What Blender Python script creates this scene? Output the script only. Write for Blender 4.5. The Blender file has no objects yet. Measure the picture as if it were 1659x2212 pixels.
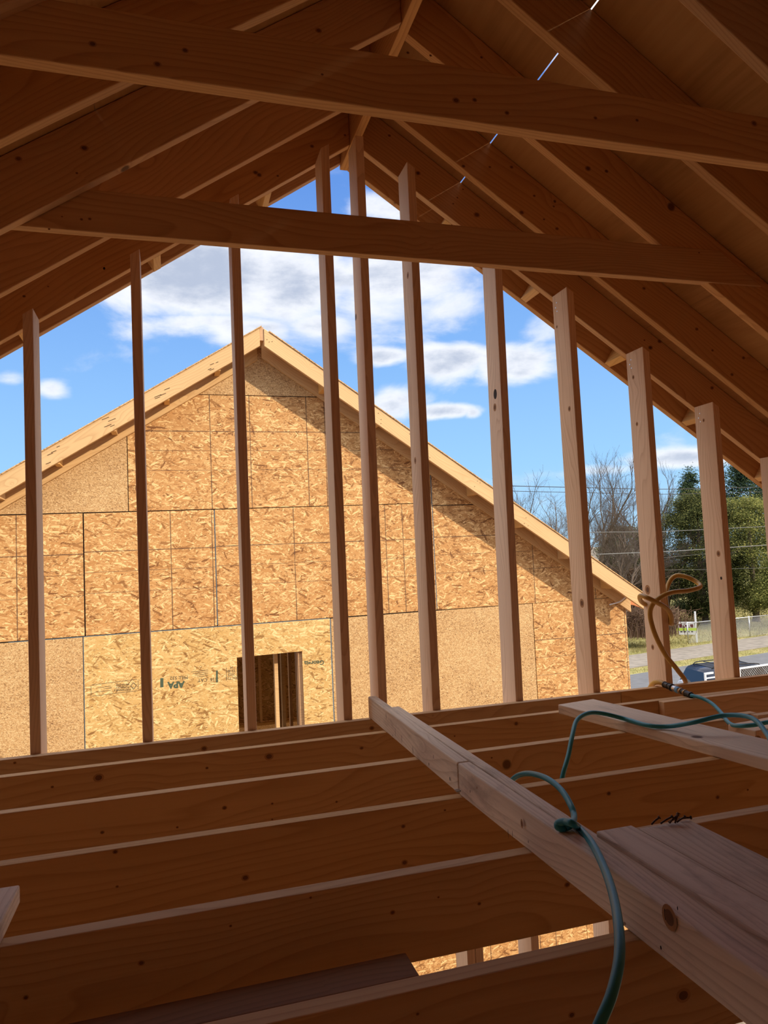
import bpy, bmesh, math, random
from mathutils import Vector, Matrix
random.seed(7)
C = bpy.context.scene.collection
ZO = 5.6                     # street level sits at z = 0 once everything is lifted by this
FW = 1548.7                  # focal length in pixels of a 1659 x 2212 frame
H = -0.6876                  # top of the ceiling joists, seen from eye height 0
T = 0.038

# ------------------------------------------------------------------ camera frame
yaw, pitch, roll = 0.2903, 0.0626, -0.0438
fwd = Vector((math.sin(yaw)*math.cos(pitch), math.cos(yaw)*math.cos(pitch), math.sin(pitch)))
r0 = Vector((math.cos(yaw), -math.sin(yaw), 0)); u0 = r0.cross(fwd)
rt = math.cos(roll)*r0 + math.sin(roll)*u0
up = -math.sin(roll)*r0 + math.cos(roll)*u0
def ray(px, py): return fwd + rt*((px-829.5)/FW) - up*((py-1106)/FW)
def on_z(px, py, z): d = ray(px, py); return d*(z/d.z)
def on_y(px, py, y): d = ray(px, py); return d*(y/d.y)
def at(px, py, depth): return ray(px, py)*depth

# ------------------------------------------------------------------ node helpers
def new_mat(name, rough=0.7, spec=0.3):
    m = bpy.data.materials.new(name); m.use_nodes = True
    nt = m.node_tree; b = nt.nodes['Principled BSDF']
    b.inputs['Roughness'].default_value = rough
    b.inputs['Specular IOR Level'].default_value = spec
    return m, nt, b
class G:
    def __init__(s, nt): s.nt = nt
    def n(s, t, **k):
        o = s.nt.nodes.new(t)
        for a, v in k.items(): setattr(o, a, v)
        return o
    def l(s, a, b): s.nt.links.new(a, b)
    def put(s, sock, v):
        if isinstance(v, (int, float)): sock.default_value = v
        elif isinstance(v, (tuple, list)): sock.default_value = v
        else: s.l(v, sock)
    def math(s, op, a, b=0.0, c=None):
        o = s.n('ShaderNodeMath', operation=op); s.put(o.inputs[0], a); s.put(o.inputs[1], b)
        if c is not None: s.put(o.inputs[2], c)
        return o.outputs[0]
    def vmath(s, op, a, b=(0, 0, 0)):
        o = s.n('ShaderNodeVectorMath', operation=op); s.put(o.inputs[0], a); s.put(o.inputs[1], b)
        return o.outputs['Value'] if op in ('LENGTH', 'DOT_PRODUCT') else o.outputs[0]
    def noise(s, vec, scale, detail=4, rough=0.5, dist=0.0):
        o = s.n('ShaderNodeTexNoise'); s.put(o.inputs['Vector'], vec); o.inputs['Scale'].default_value = scale
        o.inputs['Detail'].default_value = detail; o.inputs['Roughness'].default_value = rough
        o.inputs['Distortion'].default_value = dist
        return o.outputs[0]
    def ramp(s, f, stops, interp='LINEAR'):
        o = s.n('ShaderNodeValToRGB'); cr = o.color_ramp; cr.interpolation = interp
        cr.elements.remove(cr.elements[1])
        for k, (p, c) in enumerate(stops):
            e = cr.elements[0] if k == 0 else cr.elements.new(p)
            e.position = p; e.color = (c, c, c, 1) if isinstance(c, (int, float)) else (*c, 1)
        s.put(o.inputs[0], f); return o.outputs[0]
    def mix(s, f, a, b, mode='MIX'):
        o = s.n('ShaderNodeMix', data_type='RGBA', blend_type=mode)
        s.put(o.inputs[0], f)
        for i, v in ((6, a), (7, b)):
            if isinstance(v, tuple) and len(v) == 3: v = (*v, 1)
            s.put(o.inputs[i], v)
        return o.outputs[2]
    def maprange(s, v, a, b, c, d, smooth=False):
        o = s.n('ShaderNodeMapRange')
        if smooth: o.interpolation_type = 'SMOOTHSTEP'
        s.put(o.inputs[0], v)
        for i, q in enumerate((a, b, c, d)): o.inputs[i+1].default_value = q
        return o.outputs[0]
    def bump(s, h, strength, dist, bsdf):
        o = s.n('ShaderNodeBump'); o.inputs['Strength'].default_value = strength; o.inputs['Distance'].default_value = dist
        s.l(h, o.inputs['Height']); s.l(o.outputs[0], bsdf.inputs['Normal'])

def wood(name, light, dark, knot=(0.10, 0.035, 0.012), rings=9.0, streak=0.35, knots=0.052, stain=0.0, bump=0.25):
    """sawn softwood: growth rings along local X bending round knots"""
    m, nt, b = new_mat(name, 0.72, 0.22); g = G(nt)
    tc = g.n('ShaderNodeTexCoord').outputs['Object']
    oi = g.n('ShaderNodeObjectInfo').outputs['Random']
    off = g.n('ShaderNodeCombineXYZ')
    g.l(g.math('MULTIPLY', oi, 37.0), off.inputs[0]); g.l(g.math('MULTIPLY', oi, 23.0), off.inputs[1]); g.l(g.math('MULTIPLY', oi, 11.0), off.inputs[2])
    p = g.vmath('ADD', tc, off.outputs[0])
    # knots
    kp = g.vmath('MULTIPLY', p, (2.3, 5.0, 5.0))
    vo = g.n('ShaderNodeTexVoronoi'); g.l(kp, vo.inputs['Vector']); vo.inputs['Scale'].default_value = 1.0
    kd = g.vmath('LENGTH', g.vmath('MULTIPLY', g.vmath('SUBTRACT', vo.outputs['Position'], kp), (0.43*1.0, 0.2, 0.2)))
    sep = g.n('ShaderNodeSeparateColor'); g.l(vo.outputs['Color'], sep.inputs[0])
    size = g.math('MULTIPLY', g.maprange(sep.outputs[0], 0.25, 1.0, 0.0, 1.0), knots*0.5)
    kn = g.math('SUBTRACT', 1.0, g.math('MINIMUM', g.math('DIVIDE', kd, g.math('MAXIMUM', size, 0.0001)), 1.0))
    infl = g.math('POWER', 2.718, g.math('MULTIPLY', kd, -26.0))
    # rings
    low = g.noise(g.vmath('MULTIPLY', p, (0.55, 3.0, 3.0)), 1.0, 2, 0.5)
    sx = g.n('ShaderNodeSeparateXYZ'); g.l(p, sx.inputs[0])
    ph = g.math('ADD', g.math('MULTIPLY', low, rings*2.6), g.math('MULTIPLY', sx.outputs[2], rings*5.2))
    ph = g.math('ADD', ph, g.math('MULTIPLY', sx.outputs[1], rings*6.5))
    ph = g.math('ADD', ph, g.math('MULTIPLY', infl, 2.2))
    saw = g.math('FRACT', ph)
    late = g.math('MULTIPLY', g.math('POWER', saw, 3.0), g.maprange(saw, .93, 1.0, 1.0, 0.0))
    fine = g.noise(g.vmath('MULTIPLY', p, (4.0, 120.0, 120.0)), 1.0, 3, 0.6)
    blot = g.noise(g.vmath('MULTIPLY', p, (1.2, 6.0, 6.0)), 1.0, 3, 0.55)
    f = g.math('ADD', g.math('MULTIPLY', late, 0.62), g.math('MULTIPLY', g.math('SUBTRACT', fine, 0.5), streak*1.6))
    f = g.math('ADD', f, g.math('MULTIPLY', g.math('SUBTRACT', blot, 0.40), 0.55))
    col = g.mix(g.math('MINIMUM', g.math('MAXIMUM', f, 0.0), 1.0), light, dark)
    hue = g.maprange(oi, 0, 1, 0.88, 1.12)
    hs = g.n('ShaderNodeHueSaturation'); g.l(col, hs.inputs['Color']); g.l(hue, hs.inputs['Value'])
    g.l(g.maprange(g.math('FRACT', g.math('MULTIPLY', oi, 7.31)), 0, 1, 0.9, 1.08), hs.inputs['Saturation'])
    col = hs.outputs[0]
    if stain > 0:
        st = g.noise(g.vmath('MULTIPLY', p, (3.0, 9.0, 9.0)), 1.3, 5, 0.7)
        col = g.mix(g.math('MULTIPLY', g.maprange(st, 0.52, 0.75, 0, 1), stain), col, tuple(c*0.4 for c in dark))
    col = g.mix(g.maprange(kn, 0.0, 0.35, 0.0, 0.85), col, knot)
    g.l(col, b.inputs['Base Color'])
    g.bump(g.math('SUBTRACT', 1.0, g.math('ADD', g.math('MULTIPLY', late, 0.4), g.math('MULTIPLY', fine, 0.6))), bump, 0.002, b)
    return m

def lines_stops(inches, length, w=0.0060):
    st = [(0.0, 0.0)]
    for i in inches:
        x = i*0.0254
        if x+w >= length: continue
        st += [((x-w/2)/length, 1.0), ((x+w/2)/length, 0.0)]
    return st

def osb(name, c0, c1, c2, grid=None, fine=False, sc=1.0):
    """strand board: several layers of elongated flakes; fine = the rough back face"""
    m, nt, b = new_mat(name, 0.65, 0.3); g = G(nt)
    tc = g.n('ShaderNodeTexCoord').outputs['Object']
    oi = g.n('ShaderNodeObjectInfo').outputs['Random']
    sx = g.n('ShaderNodeSeparateXYZ'); g.l(tc, sx.inputs[0])
    cb = g.n('ShaderNodeCombineXYZ')
    g.l(g.math('ADD', sx.outputs[0], g.math('MULTIPLY', oi, 19.0)), cb.inputs[0])
    g.l(g.math('ADD', sx.outputs[2], g.math('MULTIPLY', oi, 7.0)), cb.inputs[1])
    p = cb.outputs[0]
    wob = g.n('ShaderNodeTexNoise'); g.l(p, wob.inputs['Vector']); wob.inputs['Scale'].default_value = 16.0*sc; wob.inputs['Detail'].default_value = 3
    p = g.vmath('ADD', p, g.vmath('MULTIPLY', g.vmath('SUBTRACT', wob.outputs['Color'], (0.5, 0.5, 0.5)), (0.009/sc, 0.009/sc, 0)))
    if fine:
        lay = [(0.1, 60, 190, 1.0), (0.9, 75, 210, 0.9), (-0.8, 80, 230, 0.9)]
    else:
        lay = [(0.04, 11, 60, 1.0), (0.45, 12, 62, .98), (-0.40, 12, 58, .98), (1.05, 13, 50, .93), (-1.1, 14, 56, .91), (0.2, 38, 190, .96), (-0.5, 50, 220, .94)]
    best = None; tone = None
    for k, (ang, sl, sw, wt) in enumerate(lay):
        mp = g.n('ShaderNodeMapping'); g.l(p, mp.inputs[0])
        mp.inputs['Rotation'].default_value = (0, 0, ang)
        q = g.vmath('MULTIPLY', mp.outputs[0], (sl*sc, sw*sc, 0)); q = g.vmath('ADD', q, (k*5.3, k*3.1, k*7.7))
        v = g.n('ShaderNodeTexVoronoi', distance='CHEBYCHEV', voronoi_dimensions='2D'); g.l(q, v.inputs['Vector']); v.inputs['Scale'].default_value = 1.0
        v.inputs['Randomness'].default_value = 0.9
        s3 = g.n('ShaderNodeSeparateColor'); g.l(v.outputs['Color'], s3.inputs[0])
        hgt = g.math('MULTIPLY', s3.outputs[0], wt)
        edge = g.maprange(v.outputs['Distance'], 0.25, 0.75, 1.0, 0.55)
        tn = g.math('MULTIPLY', s3.outputs[1], edge)
        if best is None: best, tone = hgt, tn
        else:
            sel = g.math('GREATER_THAN', hgt, best)
            mx = g.n('ShaderNodeMix', data_type='FLOAT'); g.l(sel, mx.inputs[0]); g.l(tone, mx.inputs[2]); g.l(tn, mx.inputs[3])
            tone = mx.outputs[0]; best = g.math('MAXIMUM', hgt, best)
    gr = g.noise(g.vmath('MULTIPLY', p, (60*sc, 260*sc, 1)), 1.0, 2, 0.6)
    tone = g.math('ADD', g.math('MULTIPLY', tone, 0.85), g.math('MULTIPLY', gr, 0.22))
    bl = g.noise(p, 2.2, 3, 0.5)
    tone = g.math('ADD', tone, g.math('MULTIPLY', g.math('SUBTRACT', bl, 0.5), 0.35))
    col = g.ramp(tone, [(0.10, c0), (0.30, c1), (0.58, tuple(a*.80+c*.20 for a, c in zip(c1, c2))), (0.72, tuple((a+c)/2 for a, c in zip(c1, c2))), (0.84, c2)])
    sp = g.noise(p, 150.0*sc, 2, 0.5)
    col = g.mix(g.maprange(sp, 0.64, 0.72, 0.0, 0.65), col, tuple(c*0.25 for c in c0))
    if grid:
        rx = g.ramp(g.math('DIVIDE', sx.outputs[0], 2.44), lines_stops(grid[0], 2.44), 'CONSTANT')
        rz = g.ramp(g.math('DIVIDE', sx.outputs[2], 1.22), lines_stops(grid[1], 1.22), 'CONSTANT')
        ln = g.math('MAXIMUM', rx, rz)
        br = g.noise(p, 9.0, 2, 0.5)
        col = g.mix(g.math('MULTIPLY', ln, g.maprange(br, 0.3, 0.6, 0.55, 0.9)), col, (0.10, 0.05, 0.03))
    g.l(col, b.inputs['Base Color'])
    g.bump(tone, 0.35, 0.0015, b)
    return m

def plain(name, col, rough=0.6, metal=0.0, var=0.06, scale=20, spec=0.4):
    m, nt, b = new_mat(name, rough, spec); g = G(nt)
    tc = g.n('ShaderNodeTexCoord').outputs['Object']
    n = g.noise(tc, scale, 3)
    c = g.mix(n, tuple(max(0, x*(1-var*2)) for x in col), tuple(min(1, x*(1+var*2)) for x in col))
    g.l(c, b.inputs['Base Color']); b.inputs['Metallic'].default_value = metal
    return m

M = {}
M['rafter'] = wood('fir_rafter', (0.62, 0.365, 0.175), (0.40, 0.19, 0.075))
M['joist'] = wood('spruce_joist', (0.64, 0.40, 0.205), (0.43, 0.23, 0.10), rings=7)
M['dark'] = wood('dark_lumber', (0.24, 0.105, 0.05), (0.15, 0.06, 0.03))  # darker brown than the joists, for the low board alone
M['stud'] = wood('fir_stud', (0.80, 0.57, 0.39), (0.56, 0.34, 0.21), rings=11, knots=0.045)
M['plank'] = wood('weathered_plank', (0.76, 0.63, 0.51), (0.48, 0.355, 0.265), rings=10, streak=0.5, stain=0.55, bump=0.5)
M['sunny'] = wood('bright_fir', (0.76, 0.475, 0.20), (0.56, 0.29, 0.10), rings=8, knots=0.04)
gx = ([16, 32, 48, 64, 72, 80], [16, 24, 32])
M['osb'] = osb('strand_board', (0.22, 0.088, 0.026), (0.53, 0.255, 0.082), (0.88, 0.58, 0.26), gx)
M['osb_plain'] = osb('strand_board_unmarked', (0.27, 0.125, 0.035), (0.62, 0.37, 0.125), (0.90, 0.64, 0.30))
M['osb_back'] = osb('strand_board_back', (0.22, 0.105, 0.04), (0.54, 0.31, 0.125), (0.80, 0.56, 0.29), None, True)
M['nail'] = plain('nail_steel', (0.09, 0.05, 0.035), 0.5, 0.6)
M['steel'] = plain('galvanised_steel', (0.55, 0.55, 0.56), 0.35, 0.9)
M['cable'] = plain('grey_cable', (0.17, 0.17, 0.16), 0.8)
M['black'] = plain('black_rubber', (0.02, 0.018, 0.018), 0.5)
M['teal'] = plain('teal_hose_rubber', (0.025, 0.24, 0.31), 0.42, 0, 0.05, 60)
M['yellow'] = plain('yellow_hose_rubber', (0.46, 0.26, 0.045), 0.45, 0, 0.08, 40)
M['brass'] = plain('brass', (0.30, 0.19, 0.09), 0.4, 0.8)
M['ink'] = plain('stamp_ink', (0.10, 0.085, 0.05), 0.8, 0, 0.1)
M['greenink'] = plain('dark_green_ink', (0.07, 0.10, 0.06), 0.8, 0, 0.1)
M['blue'] = plain('blue_chalk', (0.12, 0.20, 0.27), 0.8, 0, 0.1)
M['gap'] = plain('panel_gap', (0.035, 0.025, 0.02), 0.9)
M['white'] = plain('white_paint', (0.80, 0.80, 0.80), 0.4, 0, 0.03)
M['carblue'] = plain('dark_blue_car_paint', (0.008, 0.014, 0.036), 0.25, 0.0, 0.02, 5, 0.5)
M['carglass'] = plain('tinted_glass', (0.01, 0.012, 0.014), 0.06, 0, 0.01, 5, 0.8)
M['silver'] = plain('silver_wheel', (0.6, 0.6, 0.65), 0.35, 0.3, 0.02)
M['label'] = plain('blue_label', (0.12, 0.30, 0.50), 0.5)
M['signred'] = plain('dark_red_sign', (0.12, 0.015, 0.02), 0.5, 0, 0.02)
M['lime'] = plain('lime_sign_strip', (0.55, 0.75, 0.08), 0.5, 0, 0.02)
M['bark'] = plain('bark', (0.13, 0.095, 0.07), 0.9, 0, 0.3, 8)
M['roofing'] = plain('dark_underlay', (0.12, 0.09, 0.07), 0.9)
M['orange'] = plain('orange_wood_bracket', (0.62, 0.22, 0.08), 0.6)

def leafmat(name, a, b_, c):
    m, nt, b = new_mat(name, 0.8, 0.08); g = G(nt)
    geo = g.n('ShaderNodeNewGeometry')
    r = geo.outputs['Random Per Island']
    col = g.ramp(r, [(0.0, a), (0.55, b_), (1.0, c)])
    g.l(col, b.inputs['Base Color'])
    return m
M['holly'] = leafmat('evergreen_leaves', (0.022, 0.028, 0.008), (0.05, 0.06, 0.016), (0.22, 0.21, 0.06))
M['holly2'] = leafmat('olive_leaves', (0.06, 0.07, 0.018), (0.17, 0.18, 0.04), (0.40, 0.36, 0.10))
M['conifer'] = leafmat('conifer_needles', (0.015, 0.03, 0.015), (0.035, 0.06, 0.028), (0.10, 0.13, 0.05))
M['twig'] = leafmat('dry_twigs', (0.10, 0.055, 0.035), (0.17, 0.10, 0.065), (0.30, 0.20, 0.12))
M['drygrass'] = leafmat('dry_grass_blades', (0.18, 0.15, 0.05), (0.34, 0.29, 0.11), (0.55, 0.47, 0.22))

def plywood():
    m, nt, b = new_mat('roof_plywood', 0.8, 0.15); g = G(nt)
    tc = g.n('ShaderNodeTexCoord').outputs['Object']
    lo = g.noise(g.vmath('MULTIPLY', tc, (2.2, 0.7, 2.0)), 1.0, 3, 0.6, 1.2)
    fi = g.noise(g.vmath('MULTIPLY', tc, (50, 3.0, 50)), 1.0, 3, 0.6)
    f = g.math('ADD', g.math('MULTIPLY', lo, 0.9), g.math('MULTIPLY', fi, 0.35))
    col = g.ramp(f, [(0.35, (0.33, 0.165, 0.06)), (0.6, (0.50, 0.27, 0.105)), (0.85, (0.58, 0.34, 0.14))])
    vo = g.n('ShaderNodeTexVoronoi'); g.l(g.vmath('MULTIPLY', tc, (2.2, 1.2, 0.0)), vo.inputs['Vector']); vo.inputs['Scale'].default_value = 1
    col = g.mix(g.maprange(vo.outputs['Distance'], 0.03, 0.055, 0.9, 0.0), col, (0.05, 0.02, 0.01))
    g.l(col, b.inputs['Base Color']); return m
M['ply'] = plywood()

def groundmat():
    m, nt, b = new_mat('lot_ground', 0.95, 0.1); g = G(nt)
    tc = g.n('ShaderNodeTexCoord').outputs['Object']
    sx = g.n('ShaderNodeSeparateXYZ'); g.l(tc, sx.inputs[0])
    n1 = g.noise(tc, 0.9, 5, 0.6); n2 = g.noise(tc, 14.0, 4, 0.7)
    grass = g.ramp(g.math('ADD', g.math('MULTIPLY', n1, 0.6), g.math('MULTIPLY', n2, 0.45)),
                   [(0.30, (0.13, 0.13, 0.045)), (0.48, (0.27, 0.25, 0.085)), (0.6, (0.42, 0.36, 0.16)), (0.75, (0.33, 0.26, 0.16))])
    dirt = g.ramp(n2, [(0.3, (0.18, 0.13, 0.09)), (0.7, (0.34, 0.27, 0.20))])
    near = g.maprange(sx.outputs[1], 18.0, 21.0, 1.0, 0.0)
    col = g.mix(near, grass, dirt)
    g.l(col, b.inputs['Base Color']); g.bump(n2, 0.6, 0.05, b); return m
M['ground'] = groundmat()
M['asphalt'] = plain('asphalt', (0.145, 0.145, 0.15), 0.9, 0, 0.15, 3)
M['path'] = plain('gravel_verge', (0.25, 0.215, 0.175), 0.9, 0, 0.3, 2.5)

# ------------------------------------------------------------------ geometry helpers
def link(o, parent=None):
    C.objects.link(o)
    if parent is not None: o.parent = parent
    return o
def meshobj(name, verts, faces, mat, parent=None, smooth=False):
    me = bpy.data.meshes.new(name); me.from_pydata([tuple(v) for v in verts], [], faces); me.update()
    me.materials.append(mat)
    if smooth:
        for p in me.polygons: p.use_smooth = True
    return link(bpy.data.objects.new(name, me), parent)
def tag(o, label, cat, group=None, kind=None):
    o['label'] = label; o['category'] = cat
    if group: o['group'] = group
    if kind: o['kind'] = kind
    return o
def struct(o): o['kind'] = 'structure'; return o
def empty(name, loc=(0, 0, 0), rz=0.0):
    o = bpy.data.objects.new(name, None); o.location = loc; o.rotation_euler = (0, 0, rz); return link(o)
def prism_bm(prof, y0, y1, bev=0.0025):
    """profile in local XZ extruded over Y, with eased edges"""
    bm = bmesh.new()
    a = [bm.verts.new((x, y0, z)) for x, z in prof]; b = [bm.verts.new((x, y1, z)) for x, z in prof]
    n = len(prof)
    bm.faces.new(a[::-1]) ; bm.faces.new(b)
    for i in range(n): bm.faces.new((a[i], a[(i+1) % n], b[(i+1) % n], b[i]))
    bmesh.ops.recalc_face_normals(bm, faces=bm.faces)
    if bev > 0: bmesh.ops.bevel(bm, geom=list(bm.edges), offset=bev, segments=2, profile=0.5, affect='EDGES')
    return bm
def bmobj(name, bm, mat, parent=None, mw=None, smooth=False):
    me = bpy.data.meshes.new(name); bm.to_mesh(me); bm.free(); me.materials.append(mat)
    if smooth:
        for p in me.polygons: p.use_smooth = True
    o = bpy.data.objects.new(name, me); link(o, parent)
    if mw is not None: o.matrix_world = mw; 
    return o
def frame(p, ex, ez):
    """local X along ex, local Z as near ez as possible"""
    ex = Vector(ex).normalized(); ez = Vector(ez); ez = (ez - ex*ez.dot(ex)).normalized(); ey = ez.cross(ex)
    m = Matrix((ex, ey, ez)).transposed().to_4x4(); m.translation = Vector(p); return m
def board(name, p0, p1, ez, thick, deep, mat, parent=None, bev=0.0025, prof=None, y0=0.0):
    """p0-p1: lower edge of the near (-y local .. ) face; thick along local Y, deep along local Z"""
    p0 = Vector(p0); p1 = Vector(p1); L = (p1-p0).length
    bm = prism_bm(prof or [(0, 0), (L, 0), (L, deep), (0, deep)], y0, y0+thick, bev)
    o = bmobj(name, bm, mat, parent)
    mw = frame(p0, p1-p0, ez)
    o.matrix_local = mw
    return o
def box(name, a, b, mat, parent=None, bev=0.0):
    a = Vector(a); b = Vector(b)
    bm = prism_bm([(0, 0), (b.x-a.x, 0), (b.x-a.x, b.z-a.z), (0, b.z-a.z)], 0, b.y-a.y, bev)
    o = bmobj(name, bm, mat, parent); o.location = a; return o
def catmull(pts, n=10):
    pts = [Vector(p) for p in pts]; P = [pts[0]*2-pts[1]] + pts + [pts[-1]*2-pts[-2]]; out = []
    for i in range(1, len(P)-2):
        a, b, c, d = P[i-1:i+3]
        for k in range(n):
            t = k/n
            out.append(0.5*((2*b)+(c-a)*t+(2*a-5*b+4*c-d)*t*t+(3*b-a-3*c+d)*t**3))
    out.append(pts[-1]); return out
def tube_data(path, rad, seg=12, cap=True):
    V = []; F = []; prev = None
    for i, p in enumerate(path):
        t = (path[min(i+1, len(path)-1)]-path[max(i-1, 0)])
        t = t.normalized() if t.length > 1e-9 else Vector((0, 0, 1))
        if prev is None: n = t.orthogonal().normalized()
        else:
            n = prev - t*prev.dot(t)
            n = n.normalized() if n.length > 1e-6 else t.orthogonal().normalized()
        prev = n; b = t.cross(n); r = rad(i/(len(path)-1)) if callable(rad) else rad
        for k in range(seg):
            a = 2*math.pi*k/seg; V.append(p + n*(r*math.cos(a)) + b*(r*math.sin(a)))
    for i in range(len(path)-1):
        for k in range(seg):
            F.append((i*seg+k, i*seg+(k+1) % seg, (i+1)*seg+(k+1) % seg, (i+1)*seg+k))
    if cap:
        F.append(tuple(range(seg))[::-1]); F.append(tuple((len(path)-1)*seg+k for k in range(seg)))
    return V, F
def tube(name, pts, rad, mat, parent=None, seg=12, n=10, curve=True):
    path = catmull(pts, n) if curve else [Vector(p) for p in pts]
    V, F = tube_data(path, rad, seg); return meshobj(name, V, F, mat, parent, True)

# ------------------------------------------------------------------ ceiling joists
J = [3.0021, 2.7519, 2.3429, 1.9344, 1.524, 1.1276]
XL, XR = -3.0, 4.78
JD = 0.184
def joist(y, x0, x1, label, zt=H, name='ceiling_joist', grp='ceiling joists spanning the attic floor'):
    o = board(name, (x0, y, zt-JD), (x1, y, zt-JD), (0, 0, 1), T, JD, M['joist'])
    return tag(o, label, 'joist', grp)
joist(J[0], XL, 2.03, 'end ceiling joist at the feet of the gable studs, left of its butt joint')
joist(J[0], 2.033, XR, 'end ceiling joist under the yellow hose coupling, short piece right of its butt joint')
joist(J[1], XL, XR, 'second ceiling joist from the open gable, just in front of the end joist')
joist(J[1]-T-0.002, 2.049, XR, 'lapped joist end nailed against the second joist, under the hose coupling')
joist(J[2], XL, 2.048, 'third ceiling joist from the gable, passing under the loose plank end')
joist(J[2], 2.2, XR, 'stub of joist at the right edge behind the wood offcut')
o = board('splice_block', (1.8, J[2]+T+.002, H-JD), (2.234, J[2]+T+.002, H-JD), (0, 0, 1), T, JD, M['joist'])
tag(o, 'short splice board behind the broken third joist at the right edge', 'board')
joist(J[3], XL, XR, 'fourth ceiling joist from the gable, the teal hose dips behind it')
joist(J[4], XL, XR, 'fifth ceiling joist from the gable, broad face above the bright gap')
joist(J[5], XL, XR, 'nearest ceiling joist at the bottom of the view, below the bright gap')
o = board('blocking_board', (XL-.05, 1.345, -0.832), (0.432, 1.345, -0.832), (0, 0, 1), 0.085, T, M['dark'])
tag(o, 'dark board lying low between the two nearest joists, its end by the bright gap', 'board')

# ------------------------------------------------------------------ gable wall below and gable studs
YS = J[0]+T+0.0015                       # near face of the gable studs
SD = 0.14
plate_top = H-JD
lab = ['leftmost gable stud, darkest, its top under the left rafters',
       'tall gable stud second from the left, dark face towards the room',
       'gable stud third from the left, just left of the neighbouring roof peak',
       'gable stud just left of the ridge, weathered pale left side',
       'gable stud directly under the ridge, tallest of all',
       'gable stud just right of the ridge stud with slanted pale top behind the collar tie',
       'gable stud with a dark open knot hole on its left side',
       'gable stud with grade stamp near its slanted top, fourth from the right edge',
       'gable stud with the yellow hose tied around it',
       'broad gable stud right of the hose, in front of the evergreen tree',
       'gable stud cut off by the right edge of the view']
SX = [-0.5288, -0.1247, 0.2838, 0.6901, 0.8475, 1.0942, 1.4993, 1.9117, 2.3216, 2.7293, 3.1337]
SL = [-0.0047, -0.0038, -0.0022, -0.0009, 0.0011, 0.0002, 0.0065, -0.0068, -0.0046, -0.006, -0.0029]
xr, zb, m_ = 0.8806, 1.9759, 0.6769
def roofz(x, dz=0.0): return zb + dz - m_*abs(x-xr)
studs = []
for i, (x, s) in enumerate(zip(SX, SL)):
    xb = x + s*(plate_top+1)
    zt0 = roofz(x+s*(roofz(x)+1)); xt = x+s*(zt0+1)
    L = zt0-plate_top
    dzr = roofz(xt+T)-roofz(xt)
    if i == 4: L -= 0.03; dzr = 0
    # local X up, local Z = world +Y (depth), thickness local Y -> world direction
    mw = frame((xb, YS, plate_top), (s, 0, 1), (0, 1, 0))
    # local y = ez x ex = (0,1,0)x(0,0,1) = (1,0,0)
    bm = bmesh.new()
    q = [(0, 0, 0), (0, T, 0), (0, T, SD), (0, 0, SD), (L, 0, 0), (L+dzr, T, 0), (L+dzr, T, SD), (L, 0, SD)]
    v = [bm.verts.new(p) for p in q]
    for f in ((0, 1, 2, 3), (4, 7, 6, 5), (0, 4, 5, 1), (1, 5, 6, 2), (2, 6, 7, 3), (3, 7, 4, 0)): bm.faces.new([v[k] for k in f])
    bmesh.ops.recalc_face_normals(bm, faces=bm.faces)
    bmesh.ops.bevel(bm, geom=list(bm.edges), offset=0.003, segments=2, profile=0.5, affect='EDGES')
    o = bmobj('wall_stud', bm, M['stud']); o.matrix_world = mw
    tag(o, lab[i], 'stud', 'studs of the open gable wall'); studs.append(o)
# knot hole on the seventh stud (left face), world -> local
def disc(name, parent, cx, cz, rx, rz, mat, y=-0.0006, th=0.002):
    V = []; n = 24
    for k in range(n): a = 2*math.pi*k/n; V.append((cx+rx*math.cos(a), y, cz+rz*math.sin(a)))
    V += [(v[0], y+th, v[2]) for v in V]
    F = [tuple(range(n))[::-1], tuple(range(n, 2*n))] + [(k, (k+1) % n, n+(k+1) % n, n+k) for k in range(n)]
    return meshobj(name, V, F, mat, parent)
kz = on_y(1069, 850, YS+0.05).z-plate_top
k = disc('knot_hole', studs[6], kz, 0.062, 0.024, 0.017, M['gap']); k['label'] = 'dark oval knot hole'
# nail heads near stud tops
for i in (7, 8, 9):
    ztop = roofz(SX[i])-plate_top
    for j in range(3):
        disc('nail_head', studs[i], ztop-0.035-0.022*j, 0.10+0.012*(j % 2), 0.0035, 0.0035, M['steel'], -0.001, 0.002)
# text helper ------------------------------------------------
def text_mesh(name, body, size, mat, mw, parent=None, bold=0.0, extr=0.0006, align='CENTER', shear=0.0):
    cu = bpy.data.curves.new(name, 'FONT'); cu.body = body; cu.size = size; cu.extrude = extr; cu.offset = bold
    cu.align_x = align; cu.align_y = 'CENTER'; cu.shear = shear; cu.resolution_u = 3
    t = bpy.data.objects.new(name, cu); C.objects.link(t)
    bpy.context.view_layer.update()
    me = bpy.data.meshes.new_from_object(t.evaluated_get(bpy.context.evaluated_depsgraph_get()))
    bpy.data.objects.remove(t, do_unlink=True)
    me.materials.clear(); me.materials.append(mat); me.name = name
    o = bpy.data.objects.new(name, me); link(o, parent); o.matrix_local = mw; return o

# lower wall: double top plate, studs seen through the gap, bottom plate
for k, z in enumerate((plate_top-T, plate_top-2*T)):
    o = board('top_plate', (XL-.05, YS, z), (XR+.05, YS, z), (0, 0, 1), SD, T-.001, M['stud'])
    tag(o, ('upper' if k == 0 else 'lower') + ' flat plank of the wall plate under the gable studs', 'plate')
FZ = -4.45
for k, (x, l_) in enumerate(((1.200, 'left half of the doubled stud seen down through the joist gap'), (1.2395, 'right half of the doubled stud seen down through the joist gap'),
                (1.512, 'single lower storey stud in the middle of the joist gap'), (1.914, 'lower storey stud at the right end of the joist gap, beside the walking beam'))):
    o = board('lower_stud', (x, YS, FZ), (x, YS, plate_top-2*T-.001), (0, 1, 0), T, SD, M['stud'])
    tag(o, l_, 'stud', 'studs of the storey below')

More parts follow.
